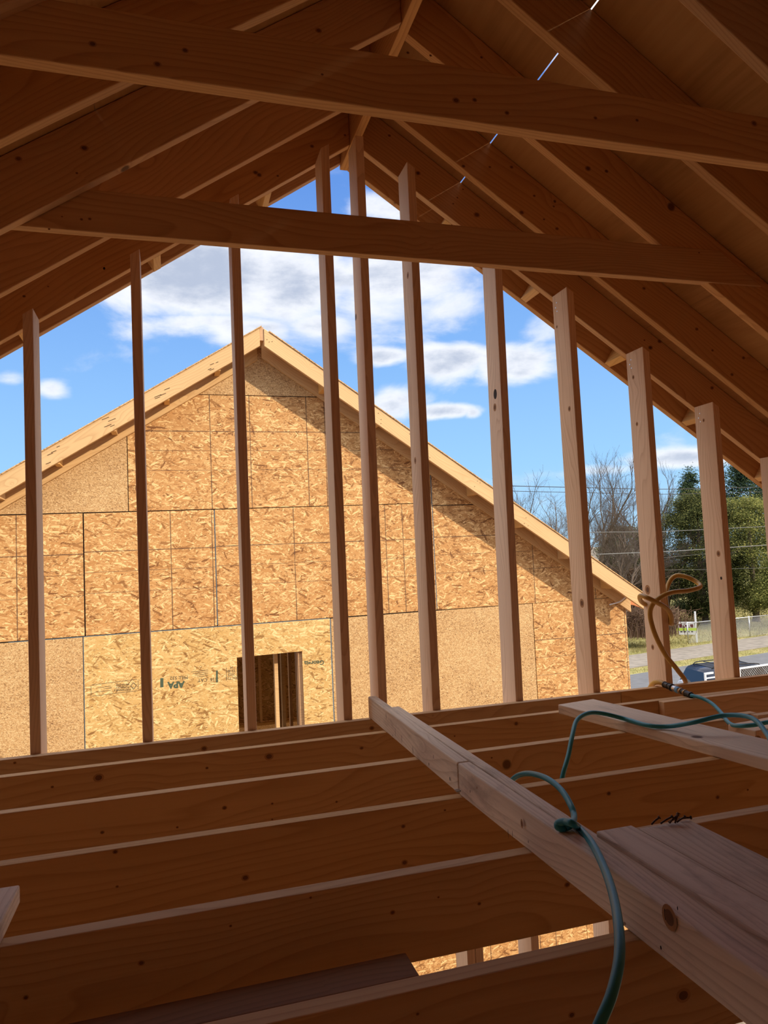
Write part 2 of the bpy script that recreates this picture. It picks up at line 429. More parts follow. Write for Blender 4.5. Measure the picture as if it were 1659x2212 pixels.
# ------------------------------------------------------------------ roof: ridge, rafters, decking
zr = 1.9575
o = board('ridge_board', (xr-T/2, -3.9, zr), (xr-T/2, 3.40, zr), (0, 0, 1), T, 0.262, M['rafter'])
# board thickness goes along local y = ez x ex = (0,0,1)x(0,1,0) = (-1,0,0)
o.location.x = xr+T/2
tag(o, 'ridge board running along the peak between the rafter ends', 'ridge board')
RD = 0.184
RV = 0.2222*1.04                       # vertical height of a rafter cut plumb
def rafter(side, y, label, dz=0.0, name='rafter', grp=None, xend=None, mat='rafter'):
    """plumb cut at the ridge; side -1 left, +1 right"""
    xs = xr + side*(T/2+0.001); xe = xend if xend is not None else (XL-0.35 if side < 0 else XR+0.35)
    dx = abs(xe-xs); z0 = zb+dz-m_*(T/2); z1 = z0-m_*dx
    V = [(0, 0, 0), (dx*side, 0, z1-z0), (dx*side, 0, z1-z0+RV), (0, 0, RV)]
    # build in a frame whose X runs down the slope
    ex = Vector((side, 0, -m_)).normalized(); ez = Vector((side*m_, 0, 1)).normalized()
    if side < 0: pass
    mw = frame((xs, y, z0), ex, (0, 0, 1))
    ey = mw.to_3x3() @ Vector((0, 1, 0)); inv = mw.to_3x3().inverted()
    prof = [inv @ Vector(v) for v in V]
    th = T if ey.y > 0 else -T
    bm = prism_bm([(p.x, p.z) for p in prof], 0 if th > 0 else -T, T if th > 0 else 0, 0.003)
    o = bmobj(name, bm, M[mat]); o.matrix_world = mw
    return tag(o, label, 'rafter', grp)
R1 = 2.7849; OFF = 0.0499; SP = 0.4064
YR0 = YS+SD+0.001
ords = ['second', 'third', 'fourth', 'fifth', 'sixth']
rafter(-1, YR0, 'left gable end rafter resting over the tops of the left studs', grp='left slope rafters')
rafter(1, YR0, 'right gable end rafter crossing the tops of the right studs', grp='right slope rafters')
dl = ['left slope rafter next inside the gable end one', 'left slope rafter whose lower edge meets the end of the lower collar tie', 'left slope rafter crossing behind the left part of the upper collar tie', 'nearest left slope rafter at the top left corner']
for i in range(4): rafter(-1, R1-SP*i, dl[i], grp='left slope rafters')
dr = ['right slope rafter next inside the gable end one, full of small knots', 'right slope rafter fixed behind the right end of the lower collar tie', 'right slope rafter crossing behind the right part of the upper collar tie', 'right slope rafter across the top right corner']
for i in range(4): rafter(1, R1+OFF-SP*i, dr[i], grp='right slope rafters')
# barge (fly) rafters and lookouts outside the gable
YF = 3.4095-T
rafter(-1, YF+.0, 'left barge rafter hanging outside the gable against the sky', dz=0.018, name='barge_rafter', grp='barge rafters')
rafter(1, YF+.0, 'right barge rafter hanging outside the gable against the sky', name='barge_rafter', grp='barge rafters')
lk = [(1, 1.834, 'lookout block at the right barge rafter, above the stud with the grade stamp'), (1, 2.326, 'lookout block at the right barge rafter, left of the hose stud top'), (1, 2.802, 'lookout block at the right barge rafter, left of the broad stud top'), (1, 3.28, 'lowest lookout block at the right barge rafter, by the cut off stud'),
      (1, 1.363, 'lookout block at the right barge rafter, just above the lower collar tie'), (-1, -0.06, 'lookout block beside the top of the second stud from the left'), (-1, -0.60, 'lookout block beside the top of the leftmost stud'), (-1, 0.44, 'lookout block at the left barge rafter above the lower collar tie')]
for s, x, l_ in lk:
    ex = Vector((s, 0, -m_)).normalized(); n = Vector((s*m_, 0, 1)).normalized()
    z = roofz(x, 0.012)
    mw = frame((x-ex.x*T/2, YR0+T+.001, z), (0, 1, 0), n)
    Lk = YF-(YR0+T)-.002
    bm = prism_bm([(0, 0), (Lk, 0), (Lk, 0.14), (0, 0.14)], -T, 0, 0.002)
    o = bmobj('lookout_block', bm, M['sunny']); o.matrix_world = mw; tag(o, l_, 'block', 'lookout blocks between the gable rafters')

# collar ties: bevelled ends follow the roof
def tie(y, zbm, hgt, x0, x1, label):
    sl = 1/m_
    prof = [(0, 0), (x1-x0, 0), (x1-x0-hgt*sl, hgt), (hgt*sl, hgt)]
    bm = prism_bm(prof, 0, T, 0.003)
    o = bmobj('collar_tie', bm, M['rafter']); o.location = (x0, y, zbm); return tag(o, label, 'beam', 'collar ties')
TY2 = R1-SP+T+0.003
zt2 = 1.0901
hw = (zb+0.20-zt2)/m_
tie(TY2, zt2, 0.1412, xr-hw+0.015, xr+hw-0.02, 'lower collar tie crossing in front of the gable studs')
tie(TY2-2*SP-.005, zt2, 0.1412, xr-hw+0.015, xr+hw-0.02, 'upper and nearer collar tie crossing the top of the view')

# roof decking (the ceiling of the attic)
def deck(side, xa, xb, y0, y1):
    dzd = RV+0.003
    xs = [xa, xb]
    P = []
    for x in xs:
        z = zb+dzd-m_*abs(x-xr); P.append(Vector((x, 0, z)))
    ex = (P[1]-P[0]).normalized(); n = Vector((side*m_, 0, 1)).normalized()*0.012
    V = [Vector((P[0].x, y0, P[0].z)), Vector((P[1].x, y0, P[1].z)), Vector((P[1].x, y1, P[1].z)), Vector((P[0].x, y1, P[0].z))]
    V += [v+n for v in V]
    o = meshobj('ceiling', V, [(0, 1, 2, 3), (7, 6, 5, 4), (0, 4, 5, 1), (1, 5, 6, 2), (2, 6, 7, 3), (3, 7, 4, 0)], M['ply'])
    struct(o); o['label'] = 'plywood roof decking, ' + ('left' if side < 0 else 'right') + ' slope'
yb, yf = -4.0, 3.47
deck(1, xr+0.004, 1.4225, yb, yf)
deck(1, 1.4270, 2.444, yb, yf)
deck(1, 2.4455, 3.46, yb, yf)
deck(1, 3.461, XR+0.45, yb, yf)
deck(-1, xr-0.004, -0.20, yb, yf)
deck(-1, -0.2015, -1.22, yb, yf)
deck(-1, -1.2215, XL-0.42, yb, yf)

# shell of the attic and the storey below, out of view but shading it
struct(box('wall_left', (XL-.12, yb, FZ), (XL-.06, 3.18, plate_top), M['osb_back']))
struct(box('wall_right', (XR+.06, yb, FZ), (XR+.12, 1.6, plate_top), M['osb_back']))
xe = [XL-.06, XR+.06]
V = [(xe[0], yb, FZ), (xe[1], yb, FZ), (xe[1], yb, roofz(xe[1], .2)), (xr, yb, zb+.2), (xr-.02, yb, zb+.186), (xe[0], yb, roofz(xe[0], .2))]
n8 = len(V); V += [(a, b-.05, c) for a, b, c in V]
struct(meshobj('wall_back', V, [tuple(range(n8)), tuple(range(2*n8-1, n8-1, -1))]+[(k, n8+k, n8+(k+1) % n8, (k+1) % n8) for k in range(n8)], M['osb_back']))
struct(box('floor', (XL-.06, yb, FZ-.03), (XR+.06, 3.18, FZ), M['osb_back']))

# ------------------------------------------------------------------ loose timber on the joists
zt = H+0.0007
PT = 0.089
def lumber(name, a, b, side_w, z0, zh, mat, label, cat, side=1, grp=None, bev=0.004):
    """a,b: ground plan points of one long edge; the board extends side_w to the right of a->b"""
    a = Vector((a[0], a[1], z0)); b = Vector((b[0], b[1], z0)); L = (b-a).length
    mw = frame(a, b-a, (0, 0, 1)); y0, y1 = (-side_w, 0) if side > 0 else (0, side_w)
    bm = prism_bm([(0, 0), (L, 0), (L, zh), (0, zh)], y0, y1, bev)
    o = bmobj(name, bm, mat); o.matrix_world = mw; return tag(o, label, cat, grp)
lumber('walking_beam', (0.765, 0.35), (0.7725, 1.958), 0.037, zt, PT, M['plank'], 'long near length of lumber on edge with the big cracked knot, from the splice to the bottom right', 'beam')
lumber('walking_beam', (0.7725, 1.964), (0.7993, 3.040), 0.037, zt, PT, M['plank'], 'far length of lumber on edge with scribbled marks, reaching the gable studs', 'beam')
lumber('walking_beam', (0.8055, 0.35), (0.8385, 2.83), 0.036, zt, PT-0.010, M['plank'], 'second ply behind the spliced lumber on edge, slightly lower', 'beam')
lumber('walk_plank', (0.846, 0.25), (0.846, 1.372), 0.088, zt, PT+.001, M['plank'], 'pale timber flat beside the beam with a faint stamp and grey streaks', 'plank')
lumber('walk_plank', (0.9375, 0.25), (0.9375, 1.355), 0.130, zt, PT-.001, M['plank'], 'rightmost timber of the near walkway with the bent nails at its end', 'plank')
# loose plank across the joists
pa = on_z(1205, 1522, H+T); pb = on_z(1659, 1640, H+T)
d = (pb-pa).normalized(); a2 = pa-d*0.0; b2 = pa+d*1.75
o = lumber('loose_plank', (b2.x, b2.y), (a2.x, a2.y), 0.19, zt, T, M['plank'], 'flat loose plank lying slantwise over the joists under the teal hose', 'plank')
# corner board bottom left
o = lumber('loose_board', (-0.3225, 1.30), (-0.3195, 1.705), 0.20, zt, T, M['plank'], 'end of a pale board poking in at the lower left edge', 'board', side=-1)
# offcut between joists at the right
o = lumber('wood_offcut', (1.985, 2.13), (1.972, 2.25), 0.36, H-0.145, 0.155, M['stud'], 'chunky wood offcut with a dark knot at the right edge under the hose', 'offcut')
# bent nails
nails = [((1407, 1781), (1424, 1766)), ((1427, 1779), (1452, 1764)), ((1446, 1778), (1464, 1760)), ((1458, 1778), (1466, 1757)), ((1466, 1770), (1492, 1766)), ((1444, 1776), (1460, 1768)), ((1462, 1776), (1480, 1765))]
for k, (a, b) in enumerate(nails):
    A = on_z(a[0], a[1], H+PT+.004); dpt = A.dot(fwd); B = at(b[0], b[1], dpt+0.004)
    o = tube('nail', [A, A.lerp(B, .5)+Vector((0, 0, .001)), B], 0.0019, M['nail'], None, 8, 4)
    hd = (B-A).normalized()
    V, F = tube_data([B-hd*0.0006, B+hd*0.0012], 0.004, 10); meshobj('nail_head', V, F, M['nail'], o)
    tag(o, 'rusty bent nail lying on the far end of the rightmost walkway timber', 'nail', 'bent nails on the walkway timber')
for q in ((988, 1706), (991, 1709), (1151, 1812), (1344, 1996)):
    P = on_z(*q, H+.028)
    V, F = tube_data([P+Vector((-.008, 0, 0)), P+Vector((.006, 0, 0))], 0.0028, 8); o = meshobj('nail', V, F, M['steel'])
    tag(o, 'shiny nail head along the lower left side of the spliced beam', 'nail', 'toe nails in the beam side')

# ------------------------------------------------------------------ hoses
rz = H+T+0.009
def oz(px, py, z): return on_z(px, py, z)
teal = [at(1760, 1720, 1.75), at(1690, 1640, 1.95), at(1655, 1583, 2.18), at(1632, 1556, 2.30), at(1604, 1546, 2.38), at(1560, 1546, 2.44), at(1500, 1560, 2.44), oz(1445, 1569, rz+.004), oz(1400, 1567, rz+.002), oz(1350, 1553, rz+.002),
        at(1300, 1541, 2.66), at(1270, 1541, 2.62), at(1246, 1556, 2.55), at(1236, 1590, 2.45), at(1228, 1630, 2.38), at(1218, 1665, 2.33), at(1206, 1705, 2.30), at(1170, 1740, 2.27), at(1125, 1735, 2.23), at(1104, 1705, 2.19), at(1104, 1689, 2.15), at(1120, 1675, 2.10), at(1145, 1671, 2.03),
        at(1180, 1681, 1.93), at(1212, 1706, 1.84), at(1234, 1742, 1.76), at(1240, 1765, 1.71), oz(1234, 1780, H+PT+.008), oz(1220, 1788, H+PT+.008), oz(1206, 1787, H+PT+.010), oz(1206, 1778, H+PT+.018), oz(1222, 1775, H+PT+.026), oz(1238, 1780, H+PT+.028), at(1250, 1789, 1.56), at(1279, 1822, 1.44), at(1307, 1880, 1.30), at(1326, 1940, 1.17), at(1337, 2010, 1.05), at(1337, 2075, .98), at(1322, 2145, .93), at(1298, 2205, .90), at(1270, 2270, .88)]
o = tube('air_hose', teal, 0.0077, M['teal'], None, 14, 8); tag(o, 'teal air hose looping over the plank, joists and walking beam', 'hose')
t2 = [at(1493, 1502, 3.20), at(1513, 1507, 3.15), at(1537, 1519, 3.08), at(1558, 1540, 2.90), at(1570, 1557, 2.76), at(1582, 1566, 2.66), at(1600, 1568, 2.58), at(1628, 1566, 2.55), at(1660, 1560, 2.53), at(1720, 1552, 2.5)]
o = tube('air_hose', t2, 0.0077, M['teal'], None, 14, 8); tag(o, 'end of teal air hose running into the black coupling at the right', 'hose')
yel = [at(1440, 1480, 3.41), at(1426, 1474, 3.45), at(1412, 1476, 3.52), at(1403, 1490, 3.62), at(1400, 1520, 3.76), at(1440, 1560, 3.84), at(1478, 1530, 3.80), at(1482, 1478, 3.60), at(1464, 1448, 3.535), at(1438, 1415, 3.50), at(1417, 1375, 3.48), at(1406, 1340, 3.48), at(1405, 1318, 3.48), at(1414, 1300, 3.47), at(1432, 1287, 3.46),
       at(1455, 1279, 3.48), at(1485, 1276, 3.52), at(1508, 1270, 3.56), at(1512, 1264, 3.62), at(1500, 1254, 3.66), at(1482, 1246, 3.68), at(1464, 1243, 3.70), at(1451, 1250, 3.70), at(1442, 1268, 3.68), at(1438, 1295, 3.62), at(1443, 1325, 3.58), at(1449, 1347, 3.56), at(1450, 1332, 3.52), at(1442, 1316, 3.48), at(1422, 1303, 3.44), at(1402, 1293, 3.42), at(1386, 1287, 3.47), at(1382, 1291, 3.54), at(1388, 1302, 3.64), at(1410, 1312, 3.72), at(1436, 1316, 3.70), at(1447, 1330, 3.62), at(1452, 1349, 3.58)]
o = tube('air_hose', yel, 0.0115, M['yellow'], None, 14, 8); tag(o, 'yellow air hose knotted around a gable stud', 'hose')
# coupling
cA, cB = at(1434, 1478, 3.42), at(1495, 1503, 3.20)
cp = empty('hose_coupling', (cA+cB)/2); tag(cp, 'black and silver hose coupling with blue label lying on the joist end', 'coupling')
def seg(nm, t0, t1, r, mat, lb=None):
    a = cA.lerp(cB, t0)-cp.location; b = cA.lerp(cB, t1)-cp.location
    n = 6; path = [a.lerp(b, k/n) for k in range(n+1)]
    V, F = tube_data(path, (lambda t, r=r: r*(1.0 if 0.1 < t < .9 else 0.86)), 16); o = meshobj(nm, V, F, mat, cp, True)
    if lb: o['label'] = lb
seg('grip_sleeve', 0.0, 0.30, 0.0135, M['black']); seg('ring', 0.02, 0.06, 0.0155, M['black']); seg('ring', 0.15, 0.19, 0.0155, M['black']); seg('ring', 0.27, 0.33, 0.0175, M['black'])
seg('barrel', 0.33, 0.58, 0.0145, M['steel'], 'silver barrel'); seg('paper_label', 0.45, 0.57, 0.0150, M['label'], 'blue label')
seg('grip_sleeve', 0.58, 1.0, 0.0125, M['black']); seg('ring', 0.60, 0.66, 0.0155, M['brass']); seg('ring', 0.74, 0.79, 0.0150, M['brass']); seg('ring', 0.93, 0.98, 0.0145, M['black'])



# ------------------------------------------------------------------ real knots and holes seen on the near timber
M['knot_ring'] = plain('knot_ring', (0.40, 0.20, 0.085), 0.8, 0, .15, 60); M['knot_core'] = plain('knot_core', (0.17, 0.07, 0.03), 0.8, 0, .2, 60); M['hole'] = plain('nail_hole', (0.02, 0.012, 0.01), 0.9)
def on_plane(px, py, axis, v):
    d = ray(px, py); return d*(v/d[axis])
def knots_on(o, axis, v, pts, sgn=-1, sq=1.0):
    """ellipses let into the face of object o; sizes in photo pixels"""
    me = o.data; names = [m.name for m in me.materials]
    idx = {}
    for k in ('knot_ring', 'knot_core', 'hole'):
        if M[k].name not in names: me.materials.append(M[k])
        idx[k] = [m.name for m in me.materials].index(M[k].name)
    inv = o.matrix_basis.inverted(); bm = bmesh.new(); bm.from_mesh(me)
    for p in pts:
        px, py, r = p[:3]; kind = p[3] if len(p) > 3 else 'k'; asp = p[4] if len(p) > 4 else 1.25
        c = on_plane(px, py, axis, v); R = r/FW*c.dot(fwd)
        lay_ = [('knot_ring', 1.0, .0003), ('knot_core', .62, .0005)] if kind == 'k' else [('hole', 1.0, .0004)]
        for nm, f, off in lay_:
            vs = []
            for k in range(18):
                a = 2*math.pi*k/18; u = math.cos(a)*R*f*(asp if kind == 'k' else .8); w_ = math.sin(a)*R*f*(1.0 if kind == 'k' else asp)
                q = c + (Vector((u, 0, w_)) if axis == 1 else Vector((0, u, w_)))
                q[axis] += sgn*off; vs.append(bm.verts.new(inv @ q))
            f_ = bm.faces.new(vs); f_.material_index = idx[nm]
    bm.to_mesh(me); bm.free()
byl = {o['label']: o for o in C.objects if o.get('label')}
def find(t): return next(o for l_, o in byl.items() if t in l_)
knots_on(find('end ceiling joist at the feet'), 1, J[0], [(441, 1617, 6), (803, 1573, 5), (32, 1648, 3)])
knots_on(find('second ceiling joist from'), 1, J[1], [(213, 1680, 9), (113, 1700, 3), (581, 1634, 8), (781, 1616, 4), (447, 1659, 3), (1115, 1563, 5), (982, 1590, 2)])
knots_on(find('third ceiling joist'), 1, J[2], [(485, 1745, 4.5), (588, 1736, 2.5), (727, 1732, 2.5), (221, 1798, 4), (588, 1770, 2), (383, 1787, 2.5), (1062, 1637, 2)])
knots_on(find('fourth ceiling joist'), 1, J[3], [(249, 1840, 5), (253, 1915, 3), (530, 1896, 7), (871, 1785, 4.5), (874, 1863, 6), (961, 1750, 2.5), (1315, 1714, 5), (1550, 1722, 5), (1615, 1706, 2.5)])
knots_on(find('fifth ceiling joist'), 1, J[4], [(305, 2080, 6), (56, 2155, 5), (848, 1971, 5), (1035, 1952, 4), (1225, 1911, 6), (947, 1938, 2.5), (498, 2000, 3), (671, 1939, 3), (1500, 1905, 4)])
knots_on(find('nearest ceiling joist'), 1, J[5], [(1476, 2150, 15), (1235, 2192, 7), (902, 2190, 4)])
knots_on(find('left gable end rafter'), 1, YR0, [(552, 373, 5), (560, 378, 5), (674, 316, 4), (600, 380, 2.5), (225, 580, 3, 'h', 1.0), (104, 619, 2), (52, 640, 3), (745, 292, 2.5)])
knots_on(find('right gable end rafter'), 1, YR0, [(903, 374, 5), (1030, 464, 6), (841, 293, 3), (1405, 751, 5), (1425, 737, 5), (1538, 838, 4), (1392, 735, 2), (1540, 890, 2), (1000, 409, 2), (979, 440, 2), (988, 427, 2)])
knots_on(find('right slope rafter next inside'), 1, R1+OFF, [(1127, 459, 5), (1105, 361, 4), (1154, 423, 3), (1058, 361, 3), (1001, 359, 4), (1391, 623, 4), (1505, 711, 4), (1539, 757, 3), (1606, 773, 4), (1581, 809, 4), (1196, 446, 2.5), (1203, 494, 4), (1175, 474, 2.5)])
knots_on(find('right slope rafter fixed behind the right end of the lower'), 1, R1+OFF-SP, [(1040, 124, 3), (1270, 364, 6), (1310, 370, 4), (930, 120, 2.5), (881, 114, 3)])
knots_on(find('left slope rafter whose lower'), 1, R1-SP, [(182, 320, 7), (688, 66, 6), (40, 343, 6), (166, 374, 2.5)])
knots_on(find('lower collar tie'), 1, TY2, [(194, 473, 3.5), (176, 474, 3), (1510, 546, 2), (106, 495, 2), (134, 468, 2)])
knots_on(find('upper and nearer collar tie'), 1, TY2-2*SP-.005, [(985, 217, 7), (1025, 216, 5), (1095, 244, 5), (1376, 260, 4), (340, 139, 7), (400, 109, 6), (200, 95, 7), (1286, 255, 4), (1629, 267, 7), (696, 161, 3)])
for t, xs_, pts in (('grade stamp near its', SX[7]+.012, [(1230, 883, 5), (1257, 1303, 8), (1203, 706, 3)]), ('yellow hose tied', SX[8]+.008, [(1368, 815, 4), (1376, 916, 4), (1399, 1274, 9), (1410, 1398, 5)]),
                    ('broad gable stud', SX[9]+.008, [(1520, 908, 3.5), (1552, 1196, 6), (1558, 1249, 3, 'h', 1.3)]), ('gable stud just right', SX[5]+.0005, [(897, 995, 6), (881, 595, 6)]), ('dark open knot hole', SX[6]-.006, [(1069, 880, 7)])):
    o = find(t); 
    # hit the leaning left face itself
    me_pts = []
    for p in pts:
        d = ray(p[0], p[1]); q = None
        inv3 = o.matrix_basis.inverted(); o0 = inv3 @ Vector((0, 0, 0)); d0 = (inv3.to_3x3() @ d)
        tt = (0-o0.y)/d0.y; c = o0+d0*tt; me_pts.append((c, p))
    me = o.data; 
    for k in ('knot_ring', 'knot_core', 'hole'): me.materials.append(M[k])
    base_i = len(me.materials)-3
    bm = bmesh.new(); bm.from_mesh(me)
    for c, p in me_pts:
        R = p[2]/FW*3.3; hole = len(p) > 3
        for ii, f, off in ([(2, 1, .0004)] if hole else [(0, 1.0, .0003), (1, .55, .0005)]):
            f_ = bm.faces.new([bm.verts.new((c.x+math.sin(2*math.pi*k/18)*R*f*1.3, -off, c.z+math.cos(2*math.pi*k/18)*R*f*1.1)) for k in range(18)]); f_.material_index = base_i+ii
    bm.to_mesh(me); bm.free()
def z1(x, y): return (780+x/5.53, 1480+y/5.53)
def z2(x, y): return (1080+x/5.53, 1640+y/5.53)
knots_on(find('chunky wood offcut'), 1, 2.118, [(1636, 1597, 8)])
knots_on(find('far length of lumber'), 0, 0.772, [(*z1(378, 600), 1.6, 'h'), (*z1(410, 560), 1.2, 'h', 8), (*z1(487, 640), 1.3, 'h', 7), (*z1(620, 780), 1.6, 'h', 6), (*z1(812, 945), 2.2, 'h', 1.6), (*z1(1062, 1120), 2.5, 'h', 1.8), (*z1(300, 370), 1.4, 'h', 5), (*z1(865, 855), 1.5, 'h', 3), (*z1(97, 325), 1.8, 'h', 1)])
knots_on(find('long near length'), 0, 0.766, [(*z1(1305, 1268), 1.8, 'h', 1.8), (*z1(1385, 1225), 3.2, 'k', .6), (*z2(262, 770), 10, 'k', .55), (*z2(340, 985), 1.6, 'h', 2), (1446, 1982, 27, 'k', .9), (1437, 1975, 3.5, 'h', 3.5), (1464, 1962, 2.2, 'h', 2), (1428, 2047, 3.5, 'h', 1.2), (*z2(100, 890), 1.2, 'h', 9), (*z2(150, 900), 1.2, 'h', 7)])

# ------------------------------------------------------------------ neighbouring house
YN = 7.6
house = empty('house', (0.95, YN, -4.6)); tag(house, 'unfinished neighbouring house with sunlit strand board gable and dark window opening', 'house')
HI = Vector((-0.95, -YN, 4.6))                       # world -> house local
def hb(name, a, b, mat, bev=0.0): return box(name, Vector(a)+HI, Vector(b)+HI, mat, house, bev)
axn, topL, topR = 0.95, 0.622, 0.682
def ntop(x): return 2.425-(topL*(axn-x) if x < axn else topR*(x-axn))
def panel(poly, mat, lbl=None, seam='gap', off=(0, 0)):
    """poly: world (x, z) corners of one sheet; local origin at its lower left corner + off"""
    x0 = min(p[0] for p in poly)+off[0]; z0 = min(p[1] for p in poly)+off[1]
    bm = prism_bm([(p[0]-x0, p[1]-z0) for p in poly], 0, 0.011, 0.0)
    o = bmobj('sheathing_panel', bm, M[mat], house); o.location = Vector((x0, YN, z0))+HI
    if lbl: o['label'] = lbl
    return o
g_ = 0.0035
def rect(xa, xb, za, zb_, sl=0.0067):
    return [(xa+g_, za+sl*xa+g_), (xb-g_, za+sl*xb+g_), (xb-g_, zb_+sl*xb-g_), (xa+g_, zb_+sl*xa-g_)]
wt = lambda x: ntop(x)-0.05                         # wall sheathing runs up behind the rake
XWL, XWR = -3.85, 5.285
xL = lambda z: axn-(2.375-z)/topL
xRt = lambda z: axn+(2.375-z)/topR
# cap triangle, then three rows of sheets, window cut out of the bottom row
panel([(xL(1.775), 1.775), (xRt(1.775), 1.775+g_), (axn, 2.375)], 'osb_back', 'rough side out cap panel')
r1b, r1t = 0.570, 1.768
panel([(xL(r1b), r1b-.006), (-0.404, r1b), (-0.404, wt(-0.404))], 'osb_back', 'rough side out triangular panel')
panel([(-0.396, r1b), (2.035, r1b+.014), (2.035, wt(2.035)), (xRt(r1t), r1t), (xL(r1t), r1t), (-0.396, wt(-.396))], 'osb')
panel([(2.043, r1b+.014), (2.835, r1b+.020), (2.835, wt(2.835)), (2.043, wt(2.043))], 'osb', off=(-.02, 0))
panel([(2.845, r1b-.01), (xRt(r1b-.01), r1b-.006), (2.845, wt(2.845))], 'osb')
r2b = -0.637
panel(rect(XWL, -3.26, r2b, r1b), 'osb')
panel(rect(-3.26, -0.826, r2b, r1b-.002), 'osb', off=(0, -.002))
panel(rect(-0.82, 0.436, r2b, r1b-.004), 'osb')
panel(rect(0.44, 2.84, r2b, r1b-.004), 'osb')
panel([(2.846, r2b+.019), (5.282, r2b+.03), (5.282, -0.60), (xRt(0.575)-0.0, 0.575), (2.846, 0.575)] if False else
      [(2.846, r2b+.019), (4.03, r2b+.024), (5.282, r2b+.028), (5.282, wt(5.282)), (xRt(0.552), 0.552), (2.846, 0.552)], 'osb')
r3t = -0.643; r3b = -1.862
panel(rect(XWL, -0.845, r3b, r3t), 'osb_back', 'rough side out panel at lower left')
wx0, wx1, wz1 = 0.622, 1.300, -0.955
panel([(-0.838, r3b), (wx0, r3b), (wx0, wz1-.012), (wx1, wz1), (wx1, r3b), (1.612, r3b), (1.612, r3t+.011), (-0.838, r3t-.006)], 'osb_plain', 'yellowish printed panel around the window opening')
panel(rect(1.62, 4.03, r3b, r3t), 'osb_back', 'rough side out panel right of the window')
panel([(4.036, r3b), (XWR, r3b), (XWR, -.615), (4.036, -.618)], 'osb')
r4 = -3.08
panel([(XWL, r4), (wx0, r4), (wx0, r3b-g_), (XWL, r3b-g_)], 'osb')
panel([(wx0, r4), (wx1, r4), (wx1, -2.35), (wx0, -2.35)], 'osb')
panel([(wx1+g_, r4), (2.84, r4), (2.84, r3b-g_), (wx1+g_, r3b-g_)], 'osb')
panel([(2.846, r4), (XWR, r4), (XWR, r3b-g_), (2.846, r3b-g_)], 'osb')
r5 = -4.29
for a, b in ((XWL, -1.6), (-1.595, .84), (.846, 3.28), (3.286, XWR)): panel([(a, r5), (b, r5), (b, r4-g_), (a, r4-g_)], 'osb')
for a, b in ((XWL, -.4), (-.395, 2.05), (2.056, 4.49), (4.496, XWR)): panel([(a, -5.4), (b, -5.4), (b, r5-g_), (a, r5-g_)], 'osb')
# dark backing sheets that fill the gaps at the joints
def npoly(name, poly, y0, y1, mat, lbl=None):
    bm = prism_bm([(p[0]-.95, p[1]+4.6) for p in poly], y0-YN, y1-YN, 0.0)
    o = bmobj(name, bm, M[mat], house)
    if lbl: o['label'] = lbl
    return o
npoly('wall_backing', [(XWL, -5.4), (wx0, -5.4), (wx0, wt(wx0)-.02), (XWL, wt(XWL)-.02)], YN+.0125, YN+.02, 'gap')
npoly('wall_backing', [(wx1, -5.4), (XWR, -5.4), (XWR, wt(XWR)-.02), (wx1, wt(wx1)-.02)], YN+.0125, YN+.02, 'gap')
npoly('wall_backing', [(wx0, wz1-.01), (wx1, wz1), (wx1, wt(wx1)-.02), (axn, wt(axn)-.03), (wx0, wt(wx0)-.02)], YN+.0125, YN+.02, 'gap')
npoly('wall_backing', [(wx0, -5.4), (wx1, -5.4), (wx1, -2.35), (wx0, -2.35)], YN+.0125, YN+.02, 'gap')
# blue chalk / film on a few joints
def strip(xa, za, xb, zb_, w, mat='blue'):
    a = Vector((xa, YN-.0008, za))+HI; b = Vector((xb, YN-.0008, zb_))+HI; dd = (b-a).normalized(); n = Vector((-dd.z, 0, dd.x))*w/2
    V = [a-n, b-n, b+n, a+n]; V += [v+Vector((0, .001, 0)) for v in V]
    return meshobj('chalk_line', V, [(0, 1, 2, 3), (7, 6, 5, 4), (0, 4, 5, 1), (1, 5, 6, 2), (2, 6, 7, 3), (3, 7, 4, 0)], M[mat], house)
strip(-1.5, -0.652, -0.83, -0.647, .004); strip(-.83, -0.647, 1.6, -0.63, .005); strip(1.616, -1.86, 1.616, -.635, .008); strip(0.438, -.62, .438, .56, .005)
strip(-.841, -1.86, -.841, -.66, .004); strip(2.841, -.60, 2.841, 1.0, .006)
# rakes
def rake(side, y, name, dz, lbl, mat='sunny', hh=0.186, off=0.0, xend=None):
    sl = topL if side < 0 else topR
    xe_ = (xend if xend is not None else (-4.4 if side < 0 else 5.335))
    x0 = axn+side*0.022
    poly = [(x0, ntop(x0)+dz), (x0, ntop(x0)+dz-hh), (xe_, ntop(xe_)+dz-hh), (xe_, ntop(xe_)+dz)]
    if side < 0: poly = poly[::-1]
    o = npoly(name, poly, y, y+T, mat, lbl)
    bm = bmesh.new(); bm.from_mesh(o.data); bmesh.ops.bevel(bm, geom=list(bm.edges), offset=.003, segments=1, affect='EDGES'); bm.to_mesh(o.data); bm.free()
    # grain runs along the slope: rotate mesh data into a sloped frame
    a = math.atan2(ntop(xe_)-ntop(x0), xe_-x0) if side > 0 else math.atan2(ntop(x0)-ntop(xe_), x0-xe_)
    R = Matrix.Rotation(-a, 4, 'Y')
    c0 = Vector((x0-.95, 0, ntop(x0)+4.6))
    o.data.transform(R.inverted() @ Matrix.Translation(-c0)); o.matrix_local = Matrix.Translation(c0) @ R
    return o
YFN = 7.30
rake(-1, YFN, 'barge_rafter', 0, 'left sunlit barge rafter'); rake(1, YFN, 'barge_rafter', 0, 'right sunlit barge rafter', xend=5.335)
rake(-1, YN-T-.001, 'gable_rafter', -.035, 'left rafter on the wall face', hh=.225); rake(1, YN-T-.001, 'gable_rafter', -.035, 'right rafter on the wall face', hh=.20)
